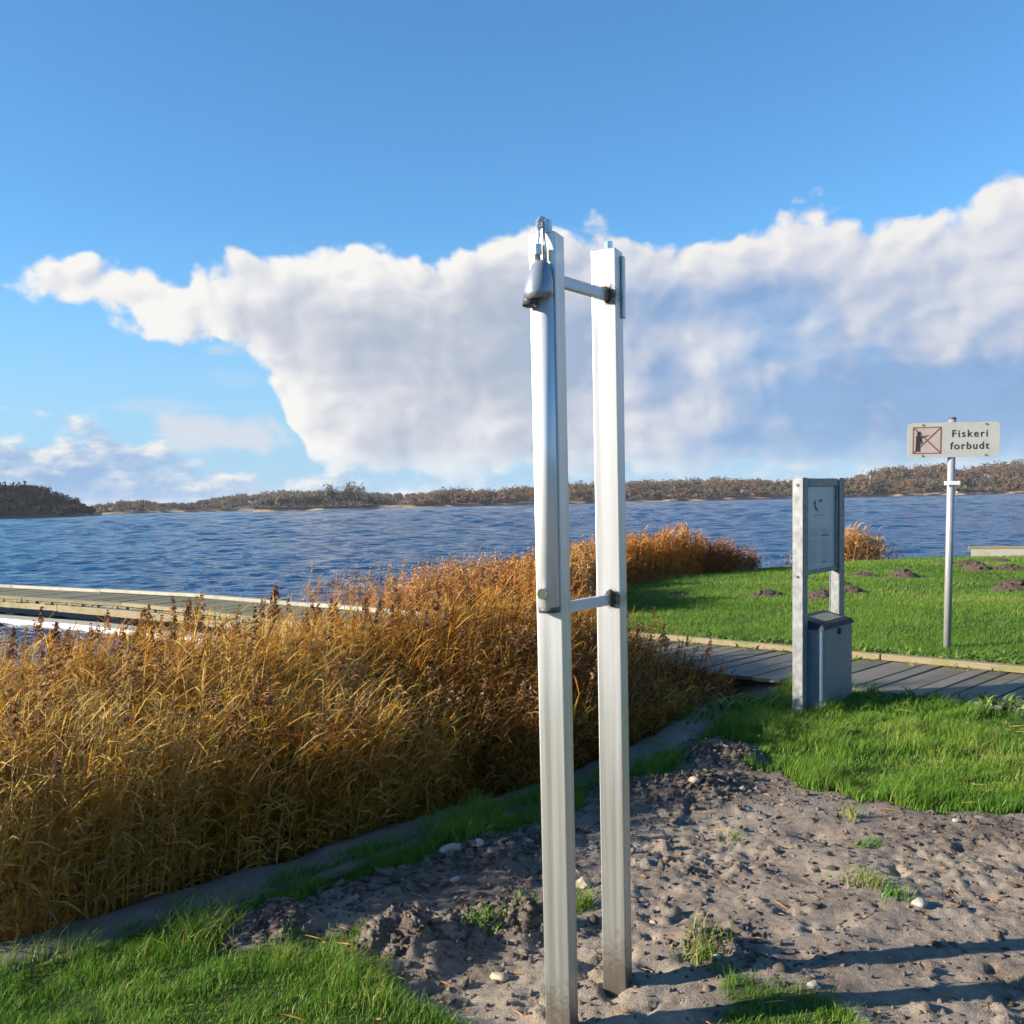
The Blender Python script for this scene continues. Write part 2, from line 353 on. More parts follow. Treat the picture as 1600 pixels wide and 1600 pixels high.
M['bark'] = plain('far_bark', (0.16, 0.14, 0.11), 0.9, 0, 0.3, 3)
def shore_mat():
    m_, g, b, oc = mat('far_shore_soil'); n = g.noise(oc, 0.06, 5, 0.6)
    xx = g.n.new('ShaderNodeSeparateXYZ'); g.l.new(oc, xx.inputs[0])
    beach = g.smooth(X(g, xx.outputs[2]) + (n - 0.5)*0.8, 0.75, 0.35)
    c = g.mix(beach, (0.10, 0.075, 0.04), (0.34, 0.25, 0.17)); g.l.new(c, b.inputs['Base Color']); b.inputs['Roughness'].default_value = 0.95
    return m_
M['shore'] = shore_mat()
def water():
    m_, g, b, oc = mat('lake_water')
    b.inputs['Base Color'].default_value = (0.008, 0.046, 0.118, 1); b.inputs['Roughness'].default_value = 0.10; b.inputs['IOR'].default_value = 1.33
    v = scaled(g, oc, (0.55, 1.0, 1.0))
    h = g.noise(v, 0.8, 3, 0.55)*1.0 + g.noise(v, 2.6, 4, 0.6)*0.42 + g.noise(v, 7.0, 3, 0.6)*0.20
    bump(g, b, h, 1.0, 0.30)
    return m_
M['water'] = water()


# ------------------------------------------------------------------ mesh helpers
def tag(o, label=None, cat=None, group=None, kind=None):
    if label: o['label'] = label
    if cat: o['category'] = cat
    if group: o['group'] = group
    if kind: o['kind'] = kind
    return o
def link(name, me, material, parent=None, loc=None):
    o = bpy.data.objects.new(name, me); COL.objects.link(o)
    if material is not None and len(me.materials) == 0: me.materials.append(material)
    if parent is not None: o.parent = parent
    if loc is not None: o.location = loc
    return o
def np_mesh(name, V, Fc, attrs=None, smooth=False):
    """V (n,3); Fc (m,3) or (m,4) index array"""
    me = bpy.data.meshes.new(name); V = np.asarray(V, np.float32); Fc = np.asarray(Fc, np.int32); k = Fc.shape[1]
    me.vertices.add(len(V)); me.vertices.foreach_set('co', V.ravel())
    me.loops.add(Fc.size); me.loops.foreach_set('vertex_index', Fc.ravel())
    me.polygons.add(len(Fc)); me.polygons.foreach_set('loop_start', np.arange(0, Fc.size, k, dtype=np.int32))
    if smooth: me.polygons.foreach_set('use_smooth', np.ones(len(Fc), bool))
    for nm, a in (attrs or {}).items():
        at_ = me.attributes.new(nm, 'FLOAT', 'POINT'); at_.data.foreach_set('value', np.asarray(a, np.float32))
    me.update(calc_edges=True)
    return me
def bm_mesh(name, bm, smooth=False):
    me = bpy.data.meshes.new(name); bmesh.ops.recalc_face_normals(bm, faces=bm.faces); bm.to_mesh(me); bm.free()
    if smooth:
        for q in me.polygons: q.use_smooth = True
    return me
def add_box(bm, lo, hi, bev=0.0, seg=2):
    s = [(hi[k] - lo[k]) for k in range(3)]; c = [(hi[k] + lo[k])/2 for k in range(3)]
    g = bmesh.ops.create_cube(bm, size=1.0)
    bmesh.ops.scale(bm, vec=s, verts=g['verts']); bmesh.ops.translate(bm, vec=c, verts=g['verts'])
    if bev:
        ed = list({e for v in g['verts'] for e in v.link_edges}); bmesh.ops.bevel(bm, geom=ed, offset=bev, segments=seg, affect='EDGES', profile=0.5)
def box_me(name, lo, hi, bev=0.0, seg=2):
    bm = bmesh.new(); add_box(bm, lo, hi, bev, seg); return bm_mesh(name, bm)
def add_cyl(bm, a, b, r1, r2=None, seg=20, caps=True):
    a, b = Vector(a), Vector(b); r2 = r1 if r2 is None else r2; d = b - a
    g = bmesh.ops.create_cone(bm, cap_ends=caps, segments=seg, radius1=r1, radius2=r2, depth=d.length)
    mt = Matrix.Translation((a + b)/2) @ d.to_track_quat('Z', 'Y').to_matrix().to_4x4()
    bmesh.ops.transform(bm, matrix=mt, verts=g['verts'])
def cyl_me(name, a, b, r1, r2=None, seg=20, smooth=True):
    bm = bmesh.new(); add_cyl(bm, a, b, r1, r2, seg); me = bm_mesh(name, bm)
    if smooth:
        for q in me.polygons: q.use_smooth = len(q.vertices) == 4
    return me
def add_tube(bm, pts, rad, seg=8):
    rings = []; pts = [Vector(q) for q in pts]
    for i, q in enumerate(pts):
        t = (pts[min(i+1, len(pts)-1)] - pts[max(i-1, 0)]).normalized()
        a = t.cross(Vector((0, 0, 1))); a = a.normalized() if a.length > 1e-3 else Vector((1, 0, 0)); b = t.cross(a)
        rr = rad[i] if isinstance(rad, (list, tuple)) else rad
        rings.append([bm.verts.new(q + rr*(math.cos(2*math.pi*k/seg)*a + math.sin(2*math.pi*k/seg)*b)) for k in range(seg)])
    for i in range(len(rings) - 1):
        for k in range(seg): bm.faces.new((rings[i][k], rings[i][(k+1) % seg], rings[i+1][(k+1) % seg], rings[i+1][k]))
    bm.faces.new(rings[0]); bm.faces.new(rings[-1])
def empty(name, loc, rz=0.0):
    o = bpy.data.objects.new(name, None); COL.objects.link(o); o.location = loc; o.rotation_euler.z = rz; o.empty_display_size = 0.1; return o

class Noise2:
    def __init__(s, seed): s.t = np.random.default_rng(seed).random((256, 256))
    def __call__(s, x, y):
        xi = np.floor(x).astype(int); yi = np.floor(y).astype(int); fx = x - xi; fy = y - yi
        fx = fx*fx*(3 - 2*fx); fy = fy*fy*(3 - 2*fy); T = s.t
        a = T[xi & 255, yi & 255]; b = T[(xi+1) & 255, yi & 255]; c = T[xi & 255, (yi+1) & 255]; d = T[(xi+1) & 255, (yi+1) & 255]
        return (a*(1-fx) + b*fx)*(1-fy) + (c*(1-fx) + d*fx)*fy - 0.5
N2 = Noise2(5)
def fbm(x, y, scale, octv=4, gain=0.5):
    o = 0; a = 1.0
    for k in range(octv): o = o + a*N2(x*scale + 17.3*k, y*scale + 9.1*k); a *= gain; scale *= 2.03
    return o
def inside(poly, x, y):
    r_ = np.zeros(np.shape(x), bool); n = len(poly)
    for i in range(n):
        x1, y1 = poly[i]; x2, y2 = poly[(i+1) % n]
        if y1 == y2: continue
        c = ((y1 > y) != (y2 > y)) & (x < (x2 - x1)*(y - y1)/(y2 - y1) + x1); r_ ^= c
    return r_
def dist_line(pts, x, y, closed=False):
    d = np.full(np.shape(x), 1e9); n = len(pts)
    for i in range(n if closed else n - 1):
        x1, y1 = pts[i]; x2, y2 = pts[(i+1) % n]; dx, dy = x2-x1, y2-y1
        t = np.clip(((x-x1)*dx + (y-y1)*dy)/(dx*dx + dy*dy), 0, 1); d = np.minimum(d, np.hypot(x - x1 - t*dx, y - y1 - t*dy))
    return d
def sd(poly, x, y):                                                # positive inside
    d = dist_line(poly, x, y, True); return np.where(inside(poly, x, y), d, -d)
def sstep(x, a, b): t = np.clip((x - a)/(b - a), 0, 1); return t*t*(3 - 2*t)


# ------------------------------------------------------------------ layout in metres (camera stands at 0,0 and looks along +y)
WATER_Z = -0.40
KERB = [(-6.5, -2.2), (-3.6, 1.15), (-2.6, 2.50), (-1.84, 3.50), (-1.53, 3.86), (-1.04, 4.28), (-0.62, 4.74), (0.15, 5.44), (0.78, 6.33), (1.50, 7.60)]   # lake side edge of the kerb
LAND = KERB + [(1.85, 8.30), (1.30, 11.0), (0.72, 12.1), (0.99, 16.6), (2.29, 19.7), (5.6, 22.3), (9.3, 24.5), (12.0, 24.2), (20, 25), (60, 20), (400, 0), (400, -300), (-300, -300), (-300, -40), (-12, -9)]
WE = np.array((-0.716, 0.698)); WN = np.array((-0.698, -0.716)); WA = np.array((4.24, 8.42)); WW = 1.48     # boardwalk far edge, direction, towards camera, width
G_LEFT = [(-4.5, 0.3), (-2.6, 2.28), (-1.80, 3.28), (-1.44, 3.62), (-1.22, 3.78), (-1.12, 3.68), (-1.04, 3.50), (-0.83, 3.52), (-0.60, 3.63), (-0.49, 3.40), (-0.33, 3.10), (-0.14, 2.90), (0.0, 2.4), (-0.4, 0.3)]
G_STRIP = [(-1.42, 3.46), (-1.16, 3.80), (-1.03, 3.98), (-0.66, 4.46), (-0.27, 4.92), (0.08, 5.22), (0.58, 5.80), (0.50, 5.38), (0.20, 4.98), (-0.05, 4.72), (-0.30, 4.52), (-0.55, 4.25), (-0.80, 3.98), (-1.0, 3.75), (-1.18, 3.52)]
G_RIGHT = [(0.62, 5.80), (0.95, 6.40), (1.35, 7.25), (1.75, 8.0), (2.1, 8.10), (2.5, 7.95), (5.2, 5.42), (9, 1.5), (9, 0.5), (4.5, 3.2), (2.9, 4.55), (2.41, 4.78), (2.0, 4.86), (1.74, 5.04), (1.50, 5.33), (1.40, 5.72), (1.53, 6.15), (1.25, 6.45), (1.05, 6.20), (0.88, 5.80), (0.75, 5.55)]
G_TUFT = [(0.64, 3.42), (0.70, 3.20), (0.84, 3.16), (0.98, 3.06), (1.0, 2.85), (0.9, 2.6), (0.55, 2.7), (0.56, 2.95), (0.62, 3.10), (0.60, 3.3)]
SAND = [(-0.25, 3.05), (-0.12, 3.36), (0.09, 3.52), (0.30, 3.50), (0.45, 3.42), (0.60, 3.24), (0.56, 2.6), (0.0, 2.5)]
G_LAWN = [(0.80, 12.25), (1.02, 16.6), (2.35, 19.6), (5.6, 22.2), (9.3, 24.3), (12.0, 24.0), (22, 24.6), (22, -9), (4.4, 8.44)]
HEAPS = [(-0.40, 3.47, 0.16, 0.10), (-0.90, 3.66, 0.16, 0.07), (-0.10, 3.68, 0.18, 0.035), (1.20, 5.95, 0.28, 0.08), (0.98, 5.30, 0.22, 0.05), (-0.15, 4.35, 0.22, 0.05), (0.66, 3.42, 0.10, 0.05), (0.02, 3.62, 0.10, 0.06), (0.6, 5.2, 0.25, 0.05), (0.75, 3.30, 0.2, 0.02)]
DIPS = [(1.15, 3.62, 0.09, 0.022), (1.32, 3.50, 0.08, 0.024), (1.62, 4.20, 0.10, 0.02), (0.82, 4.15, 0.09, 0.025), (0.92, 4.42, 0.08, 0.022), (1.9, 3.45, 0.10, 0.022), (1.42, 3.2, 0.09, 0.02), (0.55, 3.95, 0.08, 0.025), (2.05, 4.05, 0.1, 0.02), (0.95, 3.38, 0.10, 0.03), (1.35, 4.55, 0.09, 0.04), (0.62, 3.36, 0.08, 0.05), (1.55, 3.05, 0.12, 0.035), (0.2, 3.28, 0.05, 0.03), (1.2, 4.05, 0.10, 0.03), (0.45, 3.30, 0.06, 0.03), (1.75, 3.85, 0.12, 0.03), (1.1, 2.95, 0.08, 0.02)]

def height(x, y):
    s = sd(LAND, x, y)
    z = np.where(s > 0, 0.0, 0.0)
    near_kerb = dist_line(KERB, x, y) < (np.abs(s) + 1e-4)
    drop = np.where(near_kerb, sstep(-s, 0.02, 0.16)*0.46, sstep(-s, -0.5, 0.5)*0.55)
    z = z - drop - sstep(-s, 1.0, 9.0)*1.1
    # hollow under the boardwalk
    u = (x - WA[0])*WE[0] + (y - WA[1])*WE[1]; v = (x - WA[0])*WN[0] + (y - WA[1])*WN[1]
    z = z - 0.10*sstep(v, -0.02, 0.08)*sstep(v, WW - 0.30, WW - 0.45)*(s > 0)
    land = sstep(s, 0.0, 0.25)
    grassy, sandy = masks(x, y)
    rough = land*(1 - grassy)*sstep(y, 12, 8)
    z = z + land*fbm(x, y, 0.9, 3)*0.035*sstep(y, 40, 8)
    rid = lambda a, b, f: 0.25 - np.abs(fbm(a, b, f, 2, 0.6))
    lively = 0.35 + 1.0*sstep(fbm(x, y + 7, 1.4, 3), -0.3, 0.35)
    crumb = fbm(x + 5, y, 8.0, 3, 0.62)*0.011 + rid(x + 2, y, 19.0)*0.011 + fbm(x + 1, y + 4, 36.0, 2, 0.8)*0.011
    pits = np.minimum(fbm(x + 9, y + 3, 5.5, 4, 0.65), -0.34)*0.08 + np.maximum(fbm(x + 3, y + 8, 9.0, 4, 0.7), 0.42)*0.07
    z = z + rough*(fbm(x, y, 2.2, 2)*0.045 + crumb*lively*(1 - 0.45*sandy) + pits)
    for hx, hy, hr, hh in HEAPS:
        q = np.exp(-((x-hx)**2 + (y-hy)**2)/hr**2); z = z + hh*q*(1 + 1.0*fbm(x, y, 14.0, 3, 0.7))
    for hx, hy, hr, hh in DIPS:
        z = z - hh*np.exp(-((x-hx)**2 + ((y-hy)*1.4)**2)/hr**2)
    return z
def masks(x, y):
    wob = fbm(x, y, 3.2, 4, 0.6)*0.20
    wobf = fbm(x, y, 9.0, 3)*0.10
    grassy = np.zeros(np.shape(x))
    for poly, k in ((G_LEFT, 0.5), (G_STRIP, 0.6), (G_RIGHT, 0.9), (G_TUFT, 0.6)):
        grassy = np.maximum(grassy, sstep(sd(poly, x, y) + (wob + wobf)*k, -0.03, 0.06))
    grassy = np.maximum(grassy, sstep(sd(G_LAWN, x, y), -0.1, 0.1))
    far = np.maximum(sstep(np.abs(x) - 0.62*np.abs(y), 3.0, 4.0), sstep(-y, 0.5, 1.5)); grassy = np.maximum(grassy, far)
    for hx, hy, hr, hh in HEAPS: grassy = grassy*(1 - 0.95*np.exp(-((x-hx)**2 + (y-hy)**2)/(hr*0.8)**2*0.9))
    sandy = sstep(sd(SAND, x, y) + wob*0.9 + wobf, -0.05, 0.07)*(1 - grassy)
    return grassy, sandy

# ------------------------------------------------------------------ ground sheet
def axis(segs):
    out = [segs[0][0]]
    for a, b, st in segs:
        n = max(1, int(round((b - a)/st))); out += list(np.linspace(a, b, n + 1)[1:])
    return np.array(out)
xs = axis([(-1500, -300, 300), (-300, -40, 65), (-40, -8, 4), (-8, -2.2, 0.3), (-2.2, 2.6, 0.0155), (2.6, 5, 0.05), (5, 16, 0.35), (16, 60, 4), (60, 1500, 240)])
ys = axis([(-1500, -100, 350), (-100, -4, 12), (-4, 1.8, 0.35), (1.8, 2.6, 0.05), (2.6, 4.6, 0.0135), (4.6, 6.8, 0.026), (6.8, 26, 0.28), (26, 60, 4), (60, 1500, 240)])
gx, gy = np.meshgrid(xs, ys, indexing='ij')
gz = height(gx.ravel(), gy.ravel()); gm, gs = masks(gx.ravel(), gy.ravel())
dampv = np.zeros(gz.shape)
for hx, hy, hr, hh in HEAPS: dampv = np.maximum(dampv, (0.75 if hh > 0.03 else 0.2)*np.exp(-((gx.ravel()-hx)**2 + (gy.ravel()-hy)**2)/(hr*1.15)**2))
dampv = np.maximum(dampv, sstep(-sd(LAND, gx.ravel(), gy.ravel()), 0.0, 0.2))
dampv = np.maximum(dampv, 0.55*sstep(fbm(gx.ravel(), gy.ravel(), 2.2, 3), 0.12, 0.5)*(1 - gs))
nx, ny = len(xs), len(ys); idx = np.arange(nx*ny).reshape(nx, ny)
quads = np.stack([idx[:-1, :-1], idx[1:, :-1], idx[1:, 1:], idx[:-1, 1:]], -1).reshape(-1, 4)
me = np_mesh('ground', np.stack([gx.ravel(), gy.ravel(), gz], 1), quads, {'grassy': gm, 'sandy': gs, 'damp': dampv}, True)
tag(link('ground', me, M['ground']), 'uneven brown soil, sand and lawn beside the lake', 'ground', kind='structure')

# ------------------------------------------------------------------ lake
WAVE = 0.0108
def build_lake():
    rr = [12.0]
    while rr[-1] < 3000: rr.append(rr[-1]*(1.0052 if rr[-1] < 160 else 1.008 if rr[-1] < 560 else 1.06))
    rr = np.array(rr); aa = np.concatenate([np.linspace(-1.7, -0.56, 16)[:-1], np.linspace(-0.56, 0.56, 330), np.linspace(0.56, 1.7, 16)[1:]])
    A, Rr = np.meshgrid(aa, rr, indexing='ij'); x, y = Rr*np.sin(A), Rr*np.cos(A); z = np.full(x.shape, WATER_Z)
    st = Rr*np.where(Rr < 160, 0.0080, 0.0095)
    for k in range(64):                                            # chop: the waves a mesh cell can carry at each distance
        lam = 0.30*(1.06**k); th = R(-8) + rng.normal(0, 0.6); kx, ky = math.sin(th)*2*math.pi/lam, math.cos(th)*2*math.pi/lam
        ph = rng.random()*6.28; q = lam/st
        win = np.clip((q - 2.1)/0.8, 0, 1)*np.clip((7.0 - q)/4.0, 0, 1)
        w_ = np.sin(kx*x + ky*y + ph + 1.6*N2(x*0.23/lam + k, y*0.23/lam))
        z = z + WAVE*lam*(w_ - 0.35*(1 - w_*w_))*win*(0.45 + 1.1*(N2(x*0.05 + 3*k, y*0.07) + 0.5))
    z = np.where((A < -0.565) | (A > 0.565), WATER_Z, z)
    n0, n1 = A.shape; ix = np.arange(n0*n1).reshape(n0, n1)
    q = np.stack([ix[:-1, :-1], ix[:-1, 1:], ix[1:, 1:], ix[1:, :-1]], -1).reshape(-1, 4)
    me = np_mesh('lake_water', np.stack([x.ravel(), y.ravel(), z.ravel()], 1), q[:, ::-1], None, True)
    tag(link('lake_water', me, M['water']), 'rippled deep blue lake water', 'water', kind='structure')
build_lake()

# ------------------------------------------------------------------ far shores and woods
def pdir(az): return math.sin(az), math.cos(az)
def shore(name, label, pts, depth, hfun):
    """pts: (az, distance); land rising from the water to hfun(az) metres at the back"""
    az = np.linspace(pts[0][0], pts[-1][0], 90); D = np.interp(az, [q[0] for q in pts], [q[1] for q in pts])
    D = D + 5*fbm(az*60, az*0 + D*0.01, 1.0, 3)
    rows = [(-4, 0.0), (0, 0.55), (3, 1.0), (8, 1.3), (depth*0.3, 0.45), (depth*0.6, 0.8), (depth, 1.0), (depth*1.6, 0.95)]
    V = []
    for k, (o, hz) in enumerate(rows):
        h = np.array([hfun(a) for a in az])
        z = (np.full(az.shape, WATER_Z - 0.6 + hz*1.6) if k < 4 else np.maximum(1.0, h*hz) + 0*az)
        V.append(np.stack([(D + o)*np.sin(az), (D + o)*np.cos(az), z], 1))
    V = np.stack(V, 1); n0, n1 = V.shape[:2]; ix = np.arange(n0*n1).reshape(n0, n1)
    q = np.stack([ix[:-1, :-1], ix[1:, :-1], ix[1:, 1:], ix[:-1, 1:]], -1).reshape(-1, 4)
    tag(link(name, np_mesh(name, V.reshape(-1, 3), q, None, True), M['shore']), label, 'shore', kind='structure')
def tree_cloud(cx, cy, cz, h, w, n, tone, seed, leaf=0.8):
    """leaf clumps of one crown: n little triangles pairs in lobes"""
    r_ = np.random.default_rng(seed)
    lob = r_.normal(0, 1, (7, 3)); lob /= np.linalg.norm(lob, axis=1)[:, None]; lob *= r_.uniform(0.25, 0.75, (7, 1)); lob[:, 2] = lob[:, 2]*0.7 + 0.1
    c = lob[r_.integers(0, 7, n)] + r_.normal(0, 0.24, (n, 3))
    c = c*np.array([w/2, w/2, h*0.42]) + np.array([cx, cy, cz + h*0.52])
    c[:, 2] = np.maximum(c[:, 2], cz + 0.05*h)
    a = r_.normal(0, 1, (n, 3)); a /= np.linalg.norm(a, axis=1)[:, None]; b = r_.normal(0, 1, (n, 3)); b = np.cross(a, b); b /= np.linalg.norm(b, axis=1)[:, None] + 1e-9
    s = leaf*r_.uniform(0.5, 1.3, (n, 1))
    V = np.stack([c - a*s, c + a*s*0.9 - b*s*0.5, c + a*s*0.3 + b*s], 1).reshape(-1, 3)
    t = np.repeat(np.clip(tone + r_.normal(0, 0.06, n), 0, 1), 3)
    return V, t
def wood_mass(name, label, az0, az1, D0, D1, count, top, base, tone_f, material, seed, per=90, leaf=0.6):
    r_ = np.random.default_rng(seed); Vs, Ts = [], []
    for k in range(count):
        a = r_.uniform(az0, az1); D = r_.uniform(D0, D1); q = (D - D0)/(D1 - D0 + 1e-6)
        b = base(a)*q*0.9 + 0.2; want = max(2.0, top(a) - b)
        h = want*(0.80 + 0.25*r_.random()) if q > 0.3 else min(want, r_.uniform(3.5, 8))
        h = min(h, r_.uniform(8, 13)) if base(a) < 3 else min(h, r_.uniform(7, 11)); wd = r_.uniform(0.7, 1.1)
        if q < 0.5 and r_.random() < 0.5: h = min(h, r_.uniform(2.2, 4.2)); wd = 2.2
        x, y = pdir(a); V, t = tree_cloud(x*D, y*D, b, h, h*wd, per, tone_f(a, r_), seed*1000 + k, leaf)
        Vs.append(V); Ts.append(t)
    V = np.concatenate(Vs); Fc = np.arange(len(V)).reshape(-1, 3)
    tag(link(name, np_mesh(name, V, Fc, {'tone': np.concatenate(Ts)}), M[material]), label, 'wood', kind='stuff')
def interp(pts): 
    a = [q[0] for q in pts]; b = [q[1] for q in pts]; return lambda t: float(np.interp(t, a, b))
# the dark wooded point on the left
topL = interp([(-0.75, 17), (-0.46, 15), (-0.435, 14), (-0.42, 11.5), (-0.405, 7.5), (-0.395, 4.5), (-0.384, 2.5)])
baseL = interp([(-0.75, 9), (-0.44, 7.5), (-0.41, 3.0), (-0.384, 0.5)])
shore('far_shore_point', 'dark low point of land on the left of the lake', [(-0.75, 400), (-0.46, 415), (-0.378, 425)], 60, baseL)
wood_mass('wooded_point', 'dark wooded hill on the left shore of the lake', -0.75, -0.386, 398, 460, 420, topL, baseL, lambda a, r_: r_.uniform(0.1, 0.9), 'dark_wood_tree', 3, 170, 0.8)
# low shore behind, left of the island
topB = interp([(-0.40, 6), (-0.37, 8.5), (-0.34, 9.0), (-0.33, 6), (-0.30, 6), (-0.285, 9), (-0.25, 13), (-0.2, 15), (-0.12, 9.5), (-0.08, 9)])
baseB = interp([(-0.40, 1), (-0.30, 1.5), (-0.25, 5), (-0.14, 6.5), (-0.09, 7.0), (-0.05, 9)])
shore('far_shore_middle', 'low brown shore in the distance behind the island', [(-0.40, 640), (-0.25, 650), (-0.10, 660), (-0.04, 640)], 120, baseB)
wood_mass('distant_wood', 'hazy low treeline on the distant shore left of the island', -0.385, -0.055, 638, 740, 480, topB, baseB, lambda a, r_: r_.choice([0.2, 0.3, 0.75, 0.45]), 'wood_tree', 4, 120, 0.7)
# right hand woods
topR = interp([(-0.10, 5.0), (-0.075, 9.5), (-0.05, 11), (-0.035, 8.5), (0.0, 10), (0.06, 12.5), (0.11, 13.0), (0.15, 13), (0.20, 14.0), (0.25, 10.5), (0.28, 10.5), (0.31, 10), (0.335, 14.5), (0.36, 18), (0.395, 18.0), (0.41, 15.5), (0.425, 15), (0.44, 17.5), (0.47, 18.5), (0.7, 17)])
baseR = interp([(-0.10, 0.5), (0.0, 2), (0.06, 4.0), (0.2, 4.5), (0.27, 2.5), (0.31, 3), (0.35, 9), (0.395, 10), (0.41, 7), (0.44, 9), (0.7, 9)])
shore('far_shore_right', 'pale sandy far shore below the autumn wood', [(-0.105, 500), (0.0, 505), (0.1, 515), (0.25, 530), (0.35, 545), (0.7, 545)], 90, baseR)
wood_mass('autumn_wood', 'rust and brown autumn wood along the far right shore', -0.095, 0.70, 501, 600, 1400, topR, baseR,
          lambda a, r_: r_.choice([0.2, 0.3, 0.45, 0.5, 0.62, 0.8], p=[.2, .2, .15, .2, .15, .1]), 'wood_tree', 5, 170)

# the island with separate pale trees
shore('island', 'small low island in the lake', [(-0.245, 446), (-0.18, 440), (-0.128, 446)], 12, lambda a: 1.0)
def make_tree(seed, h, w, bare):
    r_ = random.Random(seed); bm = bmesh.new()
    add_tube(bm, [(0, 0, -0.5), (r_.uniform(-.2, .2), 0, h*0.35), (r_.uniform(-.4, .4), 0.1, h*0.7), (r_.uniform(-.5, .5), 0, h*0.98)], [h*0.028, h*0.022, h*0.013, 0.04], 6)
    for k in range(9):
        z0 = h*r_.uniform(0.25, 0.75); a = r_.uniform(0, 6.28); L = w*r_.uniform(0.28, 0.5)
        add_tube(bm, [(0, 0, z0), (L*.5*math.cos(a), L*.5*math.sin(a), z0 + L*.45), (L*math.cos(a), L*math.sin(a), z0 + L*r_.uniform(.8, 1.2))], [h*0.012, h*0.008, 0.04], 5)
    V, t = tree_cloud(0, 0, 0, h, w, bare, 0.5, seed, 0.52)
    return bm_mesh('trunk', bm, True), np_mesh('crown', V, np.arange(len(V)).reshape(-1, 3), {'tone': t})
TREES = [make_tree(40 + k, h, w, n) for k, (h, w, n) in enumerate([(8.5, 7, 330), (10.5, 6, 240), (7, 7.5, 360), (9.5, 8.5, 340)])]
for m_ in TREES: m_[0].materials.append(M['bark']); m_[1].materials.append(M['pale_tree'])
isl = [(-0.238, 441, 2, .8), (-0.229, 443, 0, .8), (-0.221, 441, 2, .95), (-0.213, 444, 0, .9), (-0.205, 441, 3, .8), (-0.198, 445, 1, .8), (-0.191, 441, 2, 1.0), (-0.184, 445, 0, 1.05),
       (-0.177, 442, 3, .95), (-0.170, 446, 1, 1.12), (-0.163, 442, 0, 1.0), (-0.157, 446, 1, 1.2), (-0.150, 443, 3, 1.05), (-0.142, 442, 3, 1.0), (-0.135, 444, 2, .85), (-0.130, 443, 2, .5)]
for k, (a, D, v, s) in enumerate(isl):
    x, y = pdir(a); e = empty('island_tree', (x*(D+4), y*(D+4), 0.3), k*1.3); e.scale = (s, s, s)
    nth = ('leftmost', 'second', 'third', 'fourth', 'fifth', 'sixth', 'seventh', 'eighth', 'ninth', 'tenth', 'eleventh', 'twelfth', 'thirteenth', 'fourteenth', 'fifteenth', 'rightmost')[k]
    tag(e, nth + ('' if k in (0, 15) else ' from the left') + ' of the pale bare trees on the small island', 'tree', 'trees on the small island')
    link('trunk', TREES[v][0], None, e); link('crown', TREES[v][1], None, e)
x, y = pdir(-0.400); e = empty('shore_tree', (x*424, y*424, 2.4), 0.4); e.scale = (0.75,)*3
tag(e, 'lone small bare tree at the tip of the dark wooded point', 'tree'); link('trunk', TREES[2][0], None, e); link('crown', TREES[2][1], None, e)

def beach_things():
    x, y = pdir(0.337); bm = bmesh.new(); add_cyl(bm, (0, 0, 0), (0, 0, 9.0), 0.16, 0.10, 8)
    e = empty('flagpole', (x*541, y*541, 0.6)); tag(e, 'thin white flagpole standing on the far right beach', 'flagpole')
    link('pole', bm_mesh('pole', bm), M['white'], e); bm = bmesh.new(); bmesh.ops.create_icosphere(bm, subdivisions=1, radius=0.28, matrix=Matrix.Translation((0, 0, 9.2))); link('finial', bm_mesh('finial', bm), M['white'], e)
    x, y = pdir(0.4135); e = empty('beach_hut', (x*549, y*549, 0.9), -0.4); tag(e, 'small white gabled house on the far shore behind the sign pole', 'house')
    link('wall', box_me('wall', (-2.2, -1.6, -0.6), (2.2, 1.6, 2.2)), M['white'], e)
    V = [(-2.4, -1.8, 2.2), (2.4, -1.8, 2.2), (2.4, 1.8, 2.2), (-2.4, 1.8, 2.2), (-2.4, 0, 3.7), (2.4, 0, 3.7)]
    me = bpy.data.meshes.new('roof'); me.from_pydata(V, [], [(0, 1, 5, 4), (2, 3, 4, 5), (0, 4, 3), (1, 2, 5), (0, 3, 2, 1)]); link('roof', me, M['roof'], e)
    for dx in (-1.1, 0.9): link('window', box_me('window', (dx, -1.66, 0.6), (dx + 0.7, -1.605, 1.5)), M['dark_cap'], e)
    for a, D, w in ((0.3225, 541, 1.8), (0.3305, 541, 1.3)):
        x, y = pdir(a); bm = bmesh.new()
        add_box(bm, (-w, -0.6, 0), (w, 0.6, 0.9), 0.25, 2)
        o = link('beached_boat', bm_mesh('beached_boat', bm), M['white'], None, (x*D, y*D, 0.75))
        tag(o, 'larger white upturned boat left of the flagpole on the far beach' if w > 1.5 else 'smaller white upturned boat right beside the flagpole on the far beach', 'boat', 'boats on the far beach')
beach_things()

